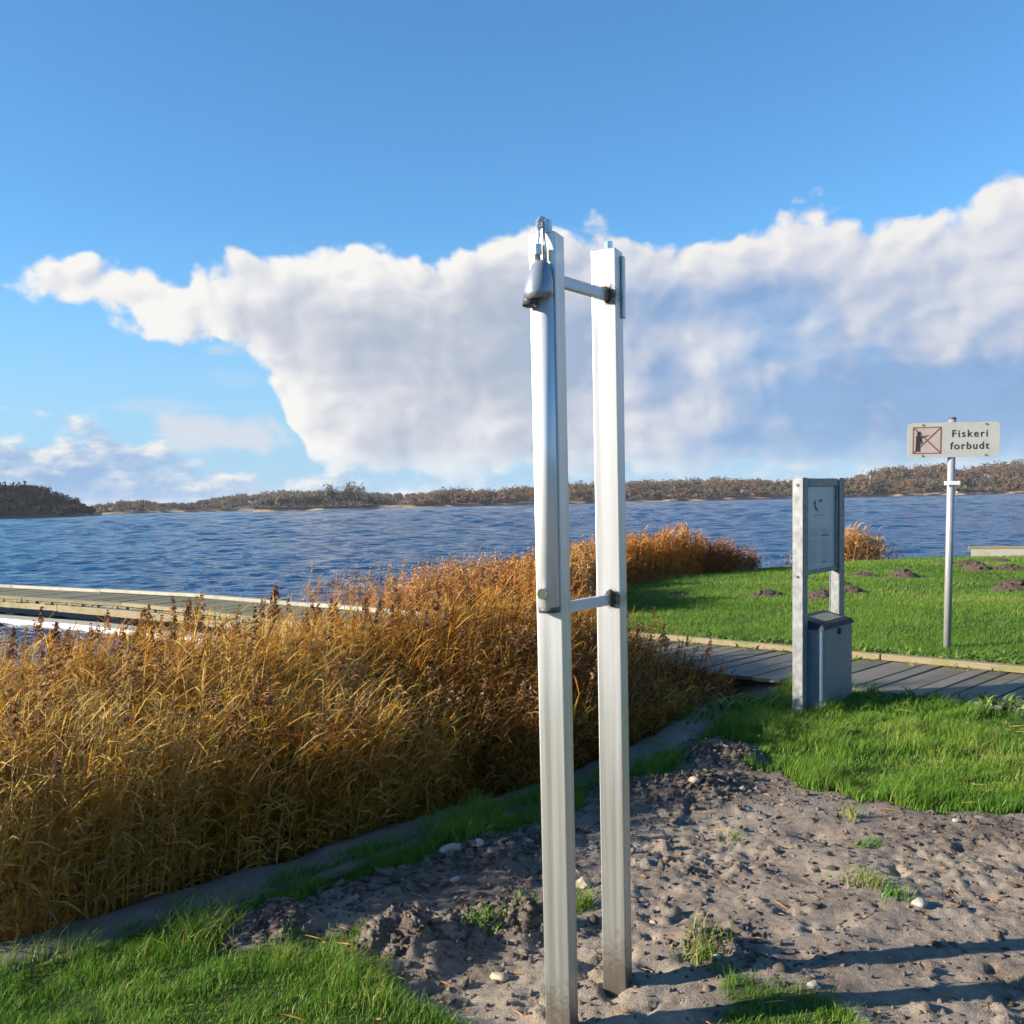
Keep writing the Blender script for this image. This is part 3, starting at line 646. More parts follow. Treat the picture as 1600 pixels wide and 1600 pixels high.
# ------------------------------------------------------------------ kerb
def build_kerb():
    pts = [Vector((a, b, 0)) for a, b in KERB]; dense = []
    for a, b in zip(pts[:-1], pts[1:]):
        n = max(2, int((b - a).length/0.06)); dense += [a.lerp(b, k/n) for k in range(n)]
    dense.append(pts[-1])
    for _ in range(6): dense = [dense[0]] + [(dense[i-1] + dense[i]*2 + dense[i+1])/4 for i in range(1, len(dense)-1)] + [dense[-1]]
    prof = [(0.03, -0.75), (0.028, -0.02), (0.012, 0.018), (-0.02, 0.03), (-0.08, 0.034), (-0.15, 0.030), (-0.20, 0.022), (-0.225, 0.0), (-0.23, -0.25)]
    V = []
    for i, q in enumerate(dense):
        t = (dense[min(i+1, len(dense)-1)] - dense[max(i-1, 0)]).normalized(); n = Vector((-t.y, t.x, 0))    # n points to the lake
        for k, (o, z) in enumerate(prof):
            j = float(fbm(np.array([q.x*1.0 + k]), np.array([q.y]), 6.0, 3)[0])
            V.append((q.x + n.x*(o + j*0.04), q.y + n.y*(o + j*0.04), z + j*0.016))
    V = np.array(V); n0, n1 = len(dense), len(prof); ix = np.arange(n0*n1).reshape(n0, n1)
    q = np.stack([ix[:-1, :-1], ix[1:, :-1], ix[1:, 1:], ix[:-1, 1:]], -1).reshape(-1, 4)
    tag(link('kerb', np_mesh('kerb', V, q, None, True), M['concrete']), 'worn concrete kerb between reeds and soil', 'kerb', kind='structure')
build_kerb()

# ------------------------------------------------------------------ boardwalk and piers
def make_path(p0, a0, length, bend_at=1e9, a1=0.0, bend_len=3.0, step=0.05):
    """left-handed strip path: list of (x, y, heading) every step metres"""
    out = []; x, y = p0
    for k in range(int(length/step) + 2):
        u = k*step; t = min(1, max(0, (u - bend_at)/bend_len + 0.5)); t = t*t*(3 - 2*t); a = a0 + (a1 - a0)*t
        out.append((x, y, a)); x += math.cos(a)*step; y += math.sin(a)*step
    return lambda u: out[max(0, min(len(out) - 1, int(round(u/step))))]
def walkway(name, label, kind, path, u0, u1, width, z, plank_mat, beams, cat, pw=0.145):
    """planks and beams along a path; local y of every piece points to the camera side"""
    ox, oy, _ = path(u0); root = empty(name, (ox, oy, z)); tag(root, label, cat, kind=kind)
    pm = box_me('plank', (0.004, 0, -0.035), (pw - 0.006, width, 0.0), 0.004, 1); pm.materials.append(plank_mat)
    u = u0; r_ = random.Random(7)
    while u < u1 - 0.02:
        x, y, a = path(u); o = link('plank', pm, None, root)
        o.location = (x - ox, y - oy, r_.uniform(-0.005, 0.005)); o.rotation_euler = (0, r_.uniform(-0.012, 0.012), a + r_.uniform(-0.005, 0.005)); o.scale = (1, 1 + r_.uniform(-0.012, 0.012), 1); u += pw
    for bname, y0, y1, z0, z1, seg, bm_ in beams:
        u = u0
        while u < u1 - 0.05:
            L = min(seg, u1 - u); xa, ya, aa = path(u); xb, yb, ab = path(u + L)
            def off(x, y, a, v): return Vector((x - math.sin(a)*v - ox, y + math.cos(a)*v - oy, 0))
            A, B = off(xa, ya, aa, y0), off(xb, yb, ab, y0); d = B - A
            o = link(bname, box_me(bname, (0.006, 0, z0), (d.length - 0.006, y1 - y0, z1), 0.008, 2), M[bm_], root, (A.x, A.y, r_.uniform(-0.006, 0.006)))
            o.rotation_euler.z = math.atan2(d.y, d.x); u += L
    return root
start = WA - WE*6.0; U_BEND = float(np.hypot(*(np.array((-4.9, 17.0)) - start)))
deck = make_path(start, math.atan2(WE[1], WE[0]), 42.0, U_BEND, math.atan2(0.566, -0.824), 4.0)
U_SPLIT = 13.05
walkway('boardwalk', 'weathered grey plank boardwalk with a low timber edge crossing behind the notice board', 'structure', deck, 0.0, U_SPLIT, WW, 0.03, M['plank'],
        [('edge_beam', -0.02, 0.075, 0.003, 0.06, 2.4, 'beam'), ('joist', 0.20, 0.30, -0.20, -0.040, 6.0, 'dark_wood'), ('joist', WW - 0.30, WW - 0.20, -0.20, -0.040, 6.0, 'dark_wood')], 'boardwalk')
walkway('pier', 'long low grey-green floating pier on thin white floats beyond the reeds', None, deck, U_SPLIT, 41.0, WW + 0.15, 0.03, M['pier_plank'],
        [('edge_beam', -0.02, 0.11, 0.003, 0.06, 3.0, 'pale_beam'), ('edge_beam', WW + 0.03, WW + 0.16, 0.003, 0.06, 3.0, 'beam'), ('side_board', WW + 0.06, WW + 0.12, -0.16, -0.042, 4.0, 'beam'),
         ('float', WW - 0.25, WW + 0.14, -0.52, -0.355, 3.8, 'float'), ('float', 0.05, 0.5, -0.52, -0.355, 3.8, 'float')], 'pier', pw=0.15)
def jpath(u):
    x, y = 21.0 - 0.93*u, 24.25 + 0.367*u; return x, y, math.atan2(0.367, -0.93)
walkway('bathing_jetty', 'pale timber jetty beyond the lawn at the right edge', None, jpath, 0.0, 9.3, 1.9, -0.02, M['pier_plank'],
        [('edge_beam', 1.80, 1.95, -0.16, 0.08, 3.1, 'pale_beam'), ('edge_beam', -0.02, 0.12, 0.003, 0.07, 3.1, 'beam'), ('float', 1.5, 1.92, -0.46, -0.24, 3.0, 'dark_wood')], 'jetty', pw=0.16)

# ------------------------------------------------------------------ vegetation builders
def blades(px, py, pz, h, w, lean, tone, seg=2, wind=(0.25, 0.05)):
    """ribbon blades; returns V, F, tone"""
    n = len(px); a = rng.uniform(0, 2*np.pi, n); d = np.stack([np.cos(a), np.sin(a)], 1)
    bend = d*(lean*rng.uniform(0.3, 1.2, n))[:, None] + np.array(wind)[None]*rng.uniform(0.3, 1.0, n)[:, None]
    fa = a + rng.normal(0, 0.9, n) + np.pi/2; s = np.stack([np.cos(fa), np.sin(fa), 0*fa], 1)
    base = np.stack([px, py, pz], 1); rows = []; 
    for k in range(seg + 1):
        t = k/seg; c = base + np.concatenate([bend*(t*t*h)[:, None], (h*t*(1 - 0.25*t*np.minimum(1, lean)))[:, None]], 1)
        ww = (w*(1 - t)**0.7)[:, None]*0.5
        rows += [c - s*ww, c + s*ww] if k < seg else [c]
    V = np.stack(rows, 1); m_ = V.shape[1]; off = (np.arange(n)*m_)[:, None]; T = []
    for k in range(seg - 1): T += [[2*k, 2*k+1, 2*k+3], [2*k, 2*k+3, 2*k+2]]
    T.append([2*seg-2, 2*seg-1, 2*seg])
    Fc = (off[:, :, None] + np.array(T)[None]).reshape(-1, 3)
    return V.reshape(-1, 3), Fc, np.repeat(tone, m_)
def merge(parts):
    Vs, Fs, Ts, o = [], [], [], 0
    for V, Fc, t in parts: Vs.append(V); Fs.append(Fc + o); Ts.append(t); o += len(V)
    return np.concatenate(Vs), np.concatenate(Fs), np.concatenate(Ts)
def scatter(n, x0, x1, y0, y1): return rng.uniform(x0, x1, n), rng.uniform(y0, y1, n)
def clear_of_walk(x, y, pad=0.0):
    v = (x - WA[0])*WN[0] + (y - WA[1])*WN[1]; return (v < -0.02 + pad) | (v > WW - 0.28)

def build_grass():
    parts = []
    # turf close to the camera on the left, the strip by the kerb, the tuft patch
    x, y = scatter(330000, -2.9, 1.4, 2.35, 5.9); g_, _ = masks(x, y); s = sd(LAND, x, y)
    k = (rng.random(len(x)) < g_**1.6*(0.35 + 0.65*sstep(fbm(x, y, 5.0, 3), -0.30, 0.15))) & (s > 0.17 - 0.14*sstep(fbm(x, y, 2.8, 3), -0.05, 0.30)) & (np.abs(x) < 0.66*y + 0.4)
    x, y = x[k], y[k]; patch = fbm(x, y, 2.6, 3); z = np.where(sd(LAND, x, y) < 0.24, 0.028, height(x, y))
    h = rng.uniform(0.020, 0.046, len(x))*(1.0 + 0.9*np.clip(patch, -0.4, 0.6))
    h = h*(0.65 + 1.1*sstep(fbm(x, y, 7.0, 2), -0.3, 0.5)); strip = sstep(y - 0.78*x, 4.35, 4.7); h = h*(1 + 0.55*strip)
    tone = np.clip(rng.normal(0.58, 0.17, len(x)) + patch*0.35 + 0.35*(rng.random(len(x)) < 0.05), 0, 1)
    parts.append(blades(x, y, z - 0.006, h, rng.uniform(0.0022, 0.0042, len(x)), rng.uniform(0.25, 1.0, len(x)), tone, 2))
    # longer grass on the right
    x, y = scatter(300000, 0.5, 5.4, 4.5, 8.7); g_, _ = masks(x, y)
    k = (rng.random(len(x)) < g_**1.5*(0.45 + 0.55*sstep(fbm(x, y, 3.0, 3), -0.3, 0.15))) & clear_of_walk(x, y, -9) & (sd(LAND, x, y) > 0.27) & (np.abs(x) < 0.62*y + 0.5)
    x, y = x[k], y[k]; patch = fbm(x, y, 1.7, 3); z = height(x, y)
    h = rng.uniform(0.035, 0.085, len(x))*(1.0 + 0.8*np.clip(patch, -0.4, 0.6))
    h = h*(0.5 + 1.2*sstep(fbm(x, y, 5.0, 3), -0.35, 0.5)); vv = (x - WA[0])*WN[0] + (y - WA[1])*WN[1]; h = h*(1 + 1.1*sstep(vv, WW + 0.35, WW)*(0.4 + 1.2*sstep(fbm(x, y, 2.0, 2), -0.3, 0.4)))
    tone = np.clip(rng.normal(0.58, 0.2, len(x)) + patch*0.4 + 0.3*(rng.random(len(x)) < 0.05), 0, 1)
    parts.append(blades(x, y, z - 0.006, h, rng.uniform(0.003, 0.006, len(x)), rng.uniform(0.25, 0.9, len(x)), tone, 2))
    V, Fc, t = merge(parts); tag(link('turf_grass', np_mesh('turf_grass', V, Fc, {'tone': t}), M['grass']), 'long bright green grass round the bare soil', 'grass', kind='stuff')
    # mown lawn beyond the boardwalk
    n = 520000; u = rng.random(n); y = 8.3*(25.0/8.3)**u; x = rng.uniform(-0.02, 0.60, n)*y + rng.uniform(-0.3, 0.9, n)
    k = (sd(G_LAWN, x, y) > -0.02 + 0.12*rng.random(n)) & ((x - WA[0])*WN[0] + (y - WA[1])*WN[1] < -0.03)
    k &= rng.random(n) < 0.35 + 0.65*sstep(fbm(x, y, 1.1, 3), -0.3, 0.25)
    x, y = x[k], y[k]; z = height(x, y); patch = fbm(x, y, 0.7, 3); edge = np.exp(-np.maximum(0, -((x - WA[0])*WN[0] + (y - WA[1])*WN[1]))/0.25)
    h = rng.uniform(0.03, 0.06, len(x))*(1 + 0.6*np.clip(patch, -.4, .6))*(1 + 0.9*edge)
    tone = np.clip(rng.normal(0.52, 0.18, len(x)) + patch*0.55 + 0.4*(rng.random(len(x)) < 0.04), 0, 1)
    V, Fc, t = blades(x, y, z - 0.004, h, 0.00055*y*rng.uniform(0.7, 1.4, len(x)), rng.uniform(0.2, 0.8, len(x)), tone, 1)
    tag(link('lawn_grass', np_mesh('lawn_grass', V, Fc, {'tone': t}), M['lawn']), 'short green lawn between boardwalk and lake', 'lawn', kind='stuff')
    # broad leaved weeds spilling over the timber edge
    c_u = rng.uniform(-3.6, 3.4, 150); c_v = -np.abs(rng.normal(0.12, 0.22, 150)) - 0.03
    cx = WA[0] + WE[0]*c_u + WN[0]*c_v; cy = WA[1] + WE[1]*c_u + WN[1]*c_v; lx, ly = [], []
    for a, b in zip(cx, cy):
        q = rng.integers(20, 60); lx.append(a + rng.normal(0, 0.10, q)); ly.append(b + rng.normal(0, 0.10, q))
    # more weeds on the near side and by the board
    for a, b, q in ((1.72, 7.45, 160), (1.55, 7.2, 90), (2.5, 7.5, 90), (2.95, 7.35, 80), (3.4, 7.2, 60), (1.25, 7.0, 60)):
        lx.append(a + rng.normal(0, 0.12, q)); ly.append(b + rng.normal(0, 0.12, q))
    x, y = np.concatenate(lx), np.concatenate(ly); z = np.maximum(height(x, y), -0.03); n = len(x)
    V, Fc, t = blades(x, y, z + rng.uniform(-0.01, 0.05, n), rng.uniform(0.04, 0.11, n), rng.uniform(0.018, 0.042, n), rng.uniform(0.8, 2.2, n), np.clip(rng.normal(0.55, 0.25, n), 0, 1), 3)
    tag(link('weeds', np_mesh('weeds', V, Fc, {'tone': t}), M['weed']), 'low leafy green weeds along the boardwalk edge', 'weeds', kind='stuff')
build_grass()

WIND = np.array((0.96, 0.28))
def reeds(bx, by, bz, h, leaves, leaf_len, leaf_w, tone_c, stem_w=0.006, droop=1.0, lean=0.12, tone_s=0.2, t_lo=0.12, gold=0.0, lean_leaf=False):
    """ribbon stems and drooping leaves for a stand of reeds"""
    n = len(bx); base = np.stack([bx, by, bz], 1); la = rng.uniform(0, 6.28, n)
    ld = np.stack([np.cos(la), np.sin(la)], 1)*rng.uniform(0, lean, n)[:, None] + WIND[None]*rng.uniform(0.02, lean*1.2, n)[:, None]
    def stem_at(i, t):
        return base[i] + np.concatenate([ld[i]*(h[i]*t**1.6)[:, None], (h[i]*t)[:, None]], 1)
    parts = []; ii = np.arange(n); rows = []
    fa = rng.uniform(0, 6.28, n); s = np.stack([np.cos(fa), np.sin(fa), 0*fa], 1)
    for k in range(4):
        c = stem_at(ii, np.full(n, k/3)); w_ = stem_w*(1 - 0.6*k/3)*0.5; rows += [c - s*w_, c + s*w_]
    V = np.stack(rows, 1); T = np.array([[0, 1, 3], [0, 3, 2], [2, 3, 5], [2, 5, 4], [4, 5, 7], [4, 7, 6]])
    parts.append((V.reshape(-1, 3), ((ii*8)[:, None, None] + T[None]).reshape(-1, 3), np.repeat(np.clip(tone_c + rng.normal(-0.1, 0.12, n), 0, 0.8), 8)))
    i = np.repeat(ii, leaves); k = len(i); t = np.clip(rng.beta(2.2, 1.5, k)*(1 - t_lo) + t_lo, 0, 1)
    p0 = stem_at(i, t); a = np.arctan2(WIND[1], WIND[0]) + rng.normal(0, 1.5, k); d = np.stack([np.cos(a), np.sin(a)], 1)
    L = leaf_len*rng.uniform(0.5, 1.25, k)*(h[i]/np.mean(h))**0.4; up = rng.uniform(0.15, 1.25, k); dr = droop*rng.uniform(0.3, 1.5, k)
    sd_ = np.stack([-d[:, 1], d[:, 0], rng.normal(0, 0.5, k)], 1); sd_ /= np.linalg.norm(sd_, axis=1)[:, None]
    rows = []; prof = (0.6, 1.0, 0.0) if lean_leaf else (0.55, 1.0, 0.7, 0.0); w_ = leaf_w*rng.uniform(0.6, 1.3, k)
    for q, pr in enumerate(prof):
        u = q/(len(prof) - 1); c = p0 + np.concatenate([d*(L*u*(1 - 0.15*u*dr))[:, None], (L*(up*u - dr*u*u))[:, None]], 1)
        rows += [c - sd_*(w_*pr*0.5)[:, None], c + sd_*(w_*pr*0.5)[:, None]] if pr else [c]
    V = np.stack(rows, 1); T = np.array([[0, 1, 3], [0, 3, 2], [2, 3, 4]] if lean_leaf else [[0, 1, 3], [0, 3, 2], [2, 3, 5], [2, 5, 4], [4, 5, 6]]); nv = V.shape[1]
    tn = np.clip(tone_c[i] + rng.normal(0, tone_s, k), 0, 0.78); g_ = rng.random(k) < gold*(1.9 - 1.7*t); tn = np.where(g_, rng.uniform(0.86, 1.0, k), tn)
    parts.append((V.reshape(-1, 3), ((np.arange(k)*nv)[:, None, None] + T[None]).reshape(-1, 3), np.repeat(tn, nv)))
    tips = stem_at(ii, np.ones(n))
    return parts, tips, ld
def plumes(tips, ld, length, strands, spread=0.35, w=0.006, droop=0.55):
    n = len(tips); i = np.repeat(np.arange(n), strands); k = len(i); L = length[i]
    t = rng.random(k); c0 = tips[i] + np.concatenate([(ld[i] + WIND[None]*0.12)*(L*t)[:, None], (L*t)[:, None]], 1)
    a = rng.normal(math.atan2(WIND[1], WIND[0]), 1.0, k); d = np.stack([np.cos(a), np.sin(a), rng.uniform(0.1, 0.9, k)], 1)
    q = L*spread*(1.1 - 0.8*t)*rng.uniform(0.5, 1.2, k)
    c1 = c0 + d*q[:, None]*0.6; c2 = c0 + d*q[:, None] - np.array([0, 0, 1.0])[None]*(q*droop)[:, None]
    s = rng.normal(0, 1, (k, 3)); s /= np.linalg.norm(s, axis=1)[:, None]; s *= w
    V = np.stack([c0 - s*.4, c0 + s*.4, c1 - s, c1 + s, c2], 1); T = np.array([[0, 1, 3], [0, 3, 2], [2, 3, 4]])
    return V.reshape(-1, 3), ((np.arange(k)*5)[:, None, None] + T[None]).reshape(-1, 3), np.repeat(rng.random(k), 5)

def build_reeds():
    # main bed between the kerb and the pier
    x, y = scatter(50000, -7.5, 2.0, 3.3, 10.5); s = -sd(LAND, x, y); dk = dist_line(KERB[3:], x, y)
    wid = np.interp(x, [-7, -3, -1.0, 0.5, 1.6], [3.3, 3.1, 2.9, 2.6, 1.5])
    keep = (s > 0.05) & (dk < wid) & (y > 3.52 + 0.21*(x + 1.84)) & (x > -0.62*y - 0.8)
    v = (x - WA[0])*WN[0] + (y - WA[1])*WN[1]; keep &= v > WW + 0.15
    keep &= rng.random(len(x)) < np.where(dk < 0.7, 1.0, 0.62)
    x, y, dk = x[keep], y[keep], dk[keep]; z = height(x, y)
    # crown height of the bed above the kerb: highest near the kerb, falling to the lake
    topz = np.interp(dk, [0, 0.5, 1.0, 1.5, 2.1, 2.7, 3.2], [0.38, 0.55, 0.70, 0.76, 0.64, 0.30, 0.0]) - np.interp(x, [0.1, 0.5, 1.0, 1.4], [0, 0.14, 0.42, 0.60]) + 0.10*sstep(-x, 0.6, 2.2) + 0.02*np.exp(-((x + 0.7)/0.9)**2)
    topz = topz + fbm(x, y, 1.3, 3)*0.16 + rng.normal(0, 0.06, len(x))
    h = np.maximum(topz - z, 0.30); print('REEDS', len(x))
    patch = fbm(x, y, 1.1, 4, 0.7); left = sstep(-x, -0.3, 1.6)
    tone = 0.42 + 0.27*left + patch*0.58 + rng.normal(0, 0.12, len(x)) - 0.10*sstep(x, 0.4, 1.4)
    parts, tips, ld = reeds(x, y, z, h, 23, 0.15, 0.0070, tone, 0.0055, 0.42, 0.17, 0.26, 0.02, 0.12, True)
    V, Fc, t = merge(parts); tag(link('reed_bed', np_mesh('reed_bed', V, Fc, {'tone': t}), M['reed']), 'dense golden brown reed bed beside the concrete kerb', 'reeds', kind='stuff')
    pk = rng.random(len(x)) < 0.04
    V, Fc, t = plumes(tips[pk], ld[pk], rng.uniform(0.10, 0.18, pk.sum()), 40)
    o = link('reed_plumes', np_mesh('reed_plumes', V, Fc, {'tone': t}), M['plume']); tag(o, 'small brown seed heads across the golden reed bed', 'seed heads', kind='stuff')
    # far stand behind the boardwalk, left of the lawn
    n = 4200; u = rng.random(n); q = rng.uniform(0, 1, n)
    cx = np.interp(u, [0, 0.25, 0.6, 1.0], [-3.4, -1.6, 0.1, 0.7]); cy = np.interp(u, [0, 0.25, 0.6, 1.0], [16.6, 15.2, 14.2, 13.4])
    off = rng.uniform(0.1, 1.0, n)*np.interp(u, [0, 0.2, 1], [0.6, 1.6, 3.4]); x = cx + off*0.35 + rng.normal(0, .2, n); y = cy + off + rng.normal(0, .2, n)
    v = (x - WA[0])*WN[0] + (y - WA[1])*WN[1]; keep = (v < -0.15) & (sd(LAND, x, y) < 0.15) & (rng.random(n) < np.interp(u, [0, 0.2, 0.4, 1], [0.10, 0.35, 1, 1])); x, y, u = x[keep], y[keep], u[keep]
    z = np.maximum(height(x, y), -0.55); topz = np.interp(u, [0, 0.25, 0.5, 0.8, 1], [0.20, 0.28, 0.38, 0.50, 0.55]) + fbm(x, y, 1.2, 3)*0.35 + rng.normal(0, 0.09, len(x)); h = np.maximum(0.3, topz - z)
    parts, tips, ld = reeds(x, y, z, h, 12, 0.20, 0.016, 0.5 + fbm(x, y, .8, 2)*.35, 0.012, 0.8, 0.10, 0.18, 0.15, 0.0, True)
    pk = rng.random(len(x)) < 0.4; parts.append(plumes(tips[pk], ld[pk], rng.uniform(0.16, 0.28, pk.sum()), 16, 0.35, 0.010))
    V, Fc, t = merge(parts); tag(link('far_reeds', np_mesh('far_reeds', V, Fc, {'tone': t}), M['reed_far']), 'pale orange reeds behind the boardwalk left of the posts', 'reeds', kind='stuff')
    # rusty fringe along the left edge of the lawn
    n = 3000; u = rng.random(n); cx = np.interp(u, [0, 0.3, 0.62, 1], [0.75, 0.95, 2.25, 5.5]); cy = np.interp(u, [0, 0.3, 0.62, 1], [13.6, 16.6, 19.8, 22.5])
    off = rng.uniform(0, 1, n)**1.3*1.6; x = cx - off*0.62 + rng.normal(0, .12, n); y = cy + off*0.65 + rng.normal(0, .12, n)
    z = np.maximum(height(x, y), -0.5); topz = np.interp(u, [0, 0.3, 0.6, 0.75, 0.9, 1], [0.38, 0.42, 0.55, 0.74, 0.62, 0.20]) + fbm(x, y, 0.9, 3)*0.45 + rng.normal(0, .07, n); h = np.maximum(0.25, topz - z)
    parts, tips, ld = reeds(x, y, z, h, 16, 0.15, 0.022, 0.5 + fbm(x, y, .9, 2)*.5, 0.012, 0.7, 0.14, 0.16, 0.1, 0.0, True)
    V, Fc, t = merge(parts); tag(link('rusty_reeds', np_mesh('rusty_reeds', V, Fc, {'tone': t}), M['bush']), 'rusty orange reed fringe along the lawn edge', 'reeds', kind='stuff')
    # little pale clump behind the notice board
    n = 420; x = rng.normal(8.1, 0.5, n); y = rng.normal(24.6, 0.2, n); z = np.full(n, -0.35); h = 0.35 + np.maximum(0.1, 0.62 - np.abs(x - 8.1)*0.4 + rng.normal(0, .1, n))
    parts, tips, ld = reeds(x, y, z, h, 7, 0.26, 0.022, np.full(n, 0.75), 0.012, 0.7, 0.14, 0.12, 0.1, 0.0, True)
    V, Fc, t = merge(parts); tag(link('pale_reeds', np_mesh('pale_reeds', V, Fc, {'tone': t}), M['reed_far']), 'small pale reed clump at the water edge behind the notice board', 'reeds', kind='stuff')
build_reeds()

def tall_reed(x, y, topz, plume_len, label, lean=0.12, seed=0):
    global rng
    keep = rng; rng = np.random.default_rng(900 + seed)
    zb = float(height(np.array([x]), np.array([y]))[0]); h = topz - zb
    e = empty('tall_reed', (x, y, zb)); tag(e, label, 'reed', 'tall plumed reeds')
    parts, tips, ld = reeds(np.zeros(1), np.zeros(1), np.zeros(1), np.array([h]), 6, 0.30, 0.014, np.array([0.45]), 0.008, 0.9, lean, 0.15, 0.3)
    (Vs, Fs, ts), (Vl, Fl, tl) = parts
    link('stem', np_mesh('stem', Vs, Fs, {'tone': ts}), M['reed'], e); link('leaves', np_mesh('leaves', Vl, Fl, {'tone': tl}), M['reed'], e)
    V, Fc, t = plumes(tips, ld, np.array([plume_len]), 130, 0.42, 0.0075); link('plume', np_mesh('plume', V, Fc, {'tone': t*0.8}), M['plume'], e)
    rng = keep

# ------------------------------------------------------------------ clods, stones, molehills, tufts
def lump(r_, sub=1, flat=0.7, jag=0.25):
    bm = bmesh.new(); bmesh.ops.create_icosphere(bm, subdivisions=sub, radius=1.0)
    for v in bm.verts: v.co = Vector((v.co.x*(1 + r_.uniform(-jag, jag)), v.co.y*(1 + r_.uniform(-jag, jag)), v.co.z*(1 + r_.uniform(-jag, jag))*flat))
    bm.verts.ensure_lookup_table(); V = np.array([v.co[:] for v in bm.verts]); Fc = np.array([[v.index for v in f.verts] for f in bm.faces]); bm.free(); return V, Fc
def build_clods():
    r_ = random.Random(3); kinds = [lump(r_, 1, 0.8, 0.6) for _ in range(8)] + [lump(r_, 2, 0.7, 0.18) for _ in range(3)]
    pts = []
    for hx, hy, hr, hh in HEAPS:
        for _ in range(int(520*hr/0.2) if hh > 0.03 else 70): pts.append((rng.normal(hx, hr*0.62), rng.normal(hy, hr*0.62), abs(rng.normal(0.002, 0.0058)) + 0.0022))
    for _ in range(4200): pts.append((rng.uniform(-1.0, 2.7), rng.uniform(2.7, 5.9), abs(rng.normal(0.001, 0.005)) + 0.003))
    for _ in range(420): t = rng.random(); pts.append((np.interp(t, [0, 1], [-0.75, 0.3]) + rng.normal(0, .10), np.interp(t, [0, 1], [3.95, 4.75]) + rng.normal(0, .12), abs(rng.normal(0.009, 0.008)) + 0.004))
    P = np.array(pts); g_, _ = masks(P[:, 0], P[:, 1]); s = sd(LAND, P[:, 0], P[:, 1]); P = P[(g_ < 0.5) & (s > 0.3)]; Z = height(P[:, 0], P[:, 1]); parts = []
    for (x, y, q), z in zip(P, Z):
        V, Fc = kinds[rng.integers(8) if q < 0.025 else rng.integers(11)]; a = rng.uniform(0, 6.28); c, s_ = math.cos(a), math.sin(a)
        W = V*q*np.array([rng.uniform(.6, 1.9), rng.uniform(.5, 1.2), rng.uniform(.4, 1.2)]); W = W @ np.array(Matrix.Rotation(rng.normal(0, 0.6), 3, 'X') @ Matrix.Rotation(a, 3, 'Z'))
        parts.append((W + np.array([x, y, z + q*0.2]), Fc, np.full(len(V), rng.random())))
    V, Fc, t = merge(parts); tag(link('soil_clods', np_mesh('soil_clods', V, Fc, {'tone': t}), M['clod']), 'scattered dark clods and crumbs of dug soil', 'clods', kind='stuff')
build_clods()

def build_litter():
    # straws and small dead leaves blown out of the reeds
    n = 900; x = np.concatenate([rng.uniform(-1.2, 2.6, 520), rng.uniform(0.8, 4.2, 380)]); y = np.concatenate([rng.uniform(2.7, 5.6, 520), rng.uniform(4.8, 7.6, 380)])
    k = (sd(LAND, x, y) > 0.05) & (rng.random(n) < 0.75); x, y = x[k], y[k]; n = len(x); g_, _ = masks(x, y); z = np.maximum(height(x, y), 0.0*x - 0.05) + 0.006 + g_*rng.uniform(0.0, 0.035, n)
    a = rng.uniform(0, 6.28, n); straw = rng.random(n) < 0.7; L = np.where(straw, rng.uniform(0.03, 0.11, n), rng.uniform(0.012, 0.025, n)); w = np.where(straw, rng.uniform(0.0015, 0.003, n), L*0.5)
    d = np.stack([np.cos(a), np.sin(a), rng.normal(0, 0.12, n)], 1); s_ = np.stack([-np.sin(a), np.cos(a), rng.normal(0, 0.2, n)], 1); c = np.stack([x, y, z], 1)
    V = np.stack([c - d*(L/2)[:, None], c + s_*(w/2)[:, None] + np.array([0, 0, .004]), c + d*(L/2)[:, None], c - s_*(w/2)[:, None]], 1).reshape(-1, 3)
    T = ((np.arange(n)*4)[:, None, None] + np.array([[0, 1, 2], [0, 2, 3]])[None]).reshape(-1, 3)
    tag(link('straw_litter', np_mesh('straw_litter', V, T, {'tone': np.repeat(rng.uniform(0.2, 0.85, n), 4)}), M['reed_far']), 'scattered dead straws and leaves on soil and turf', 'litter', kind='stuff')
build_litter()

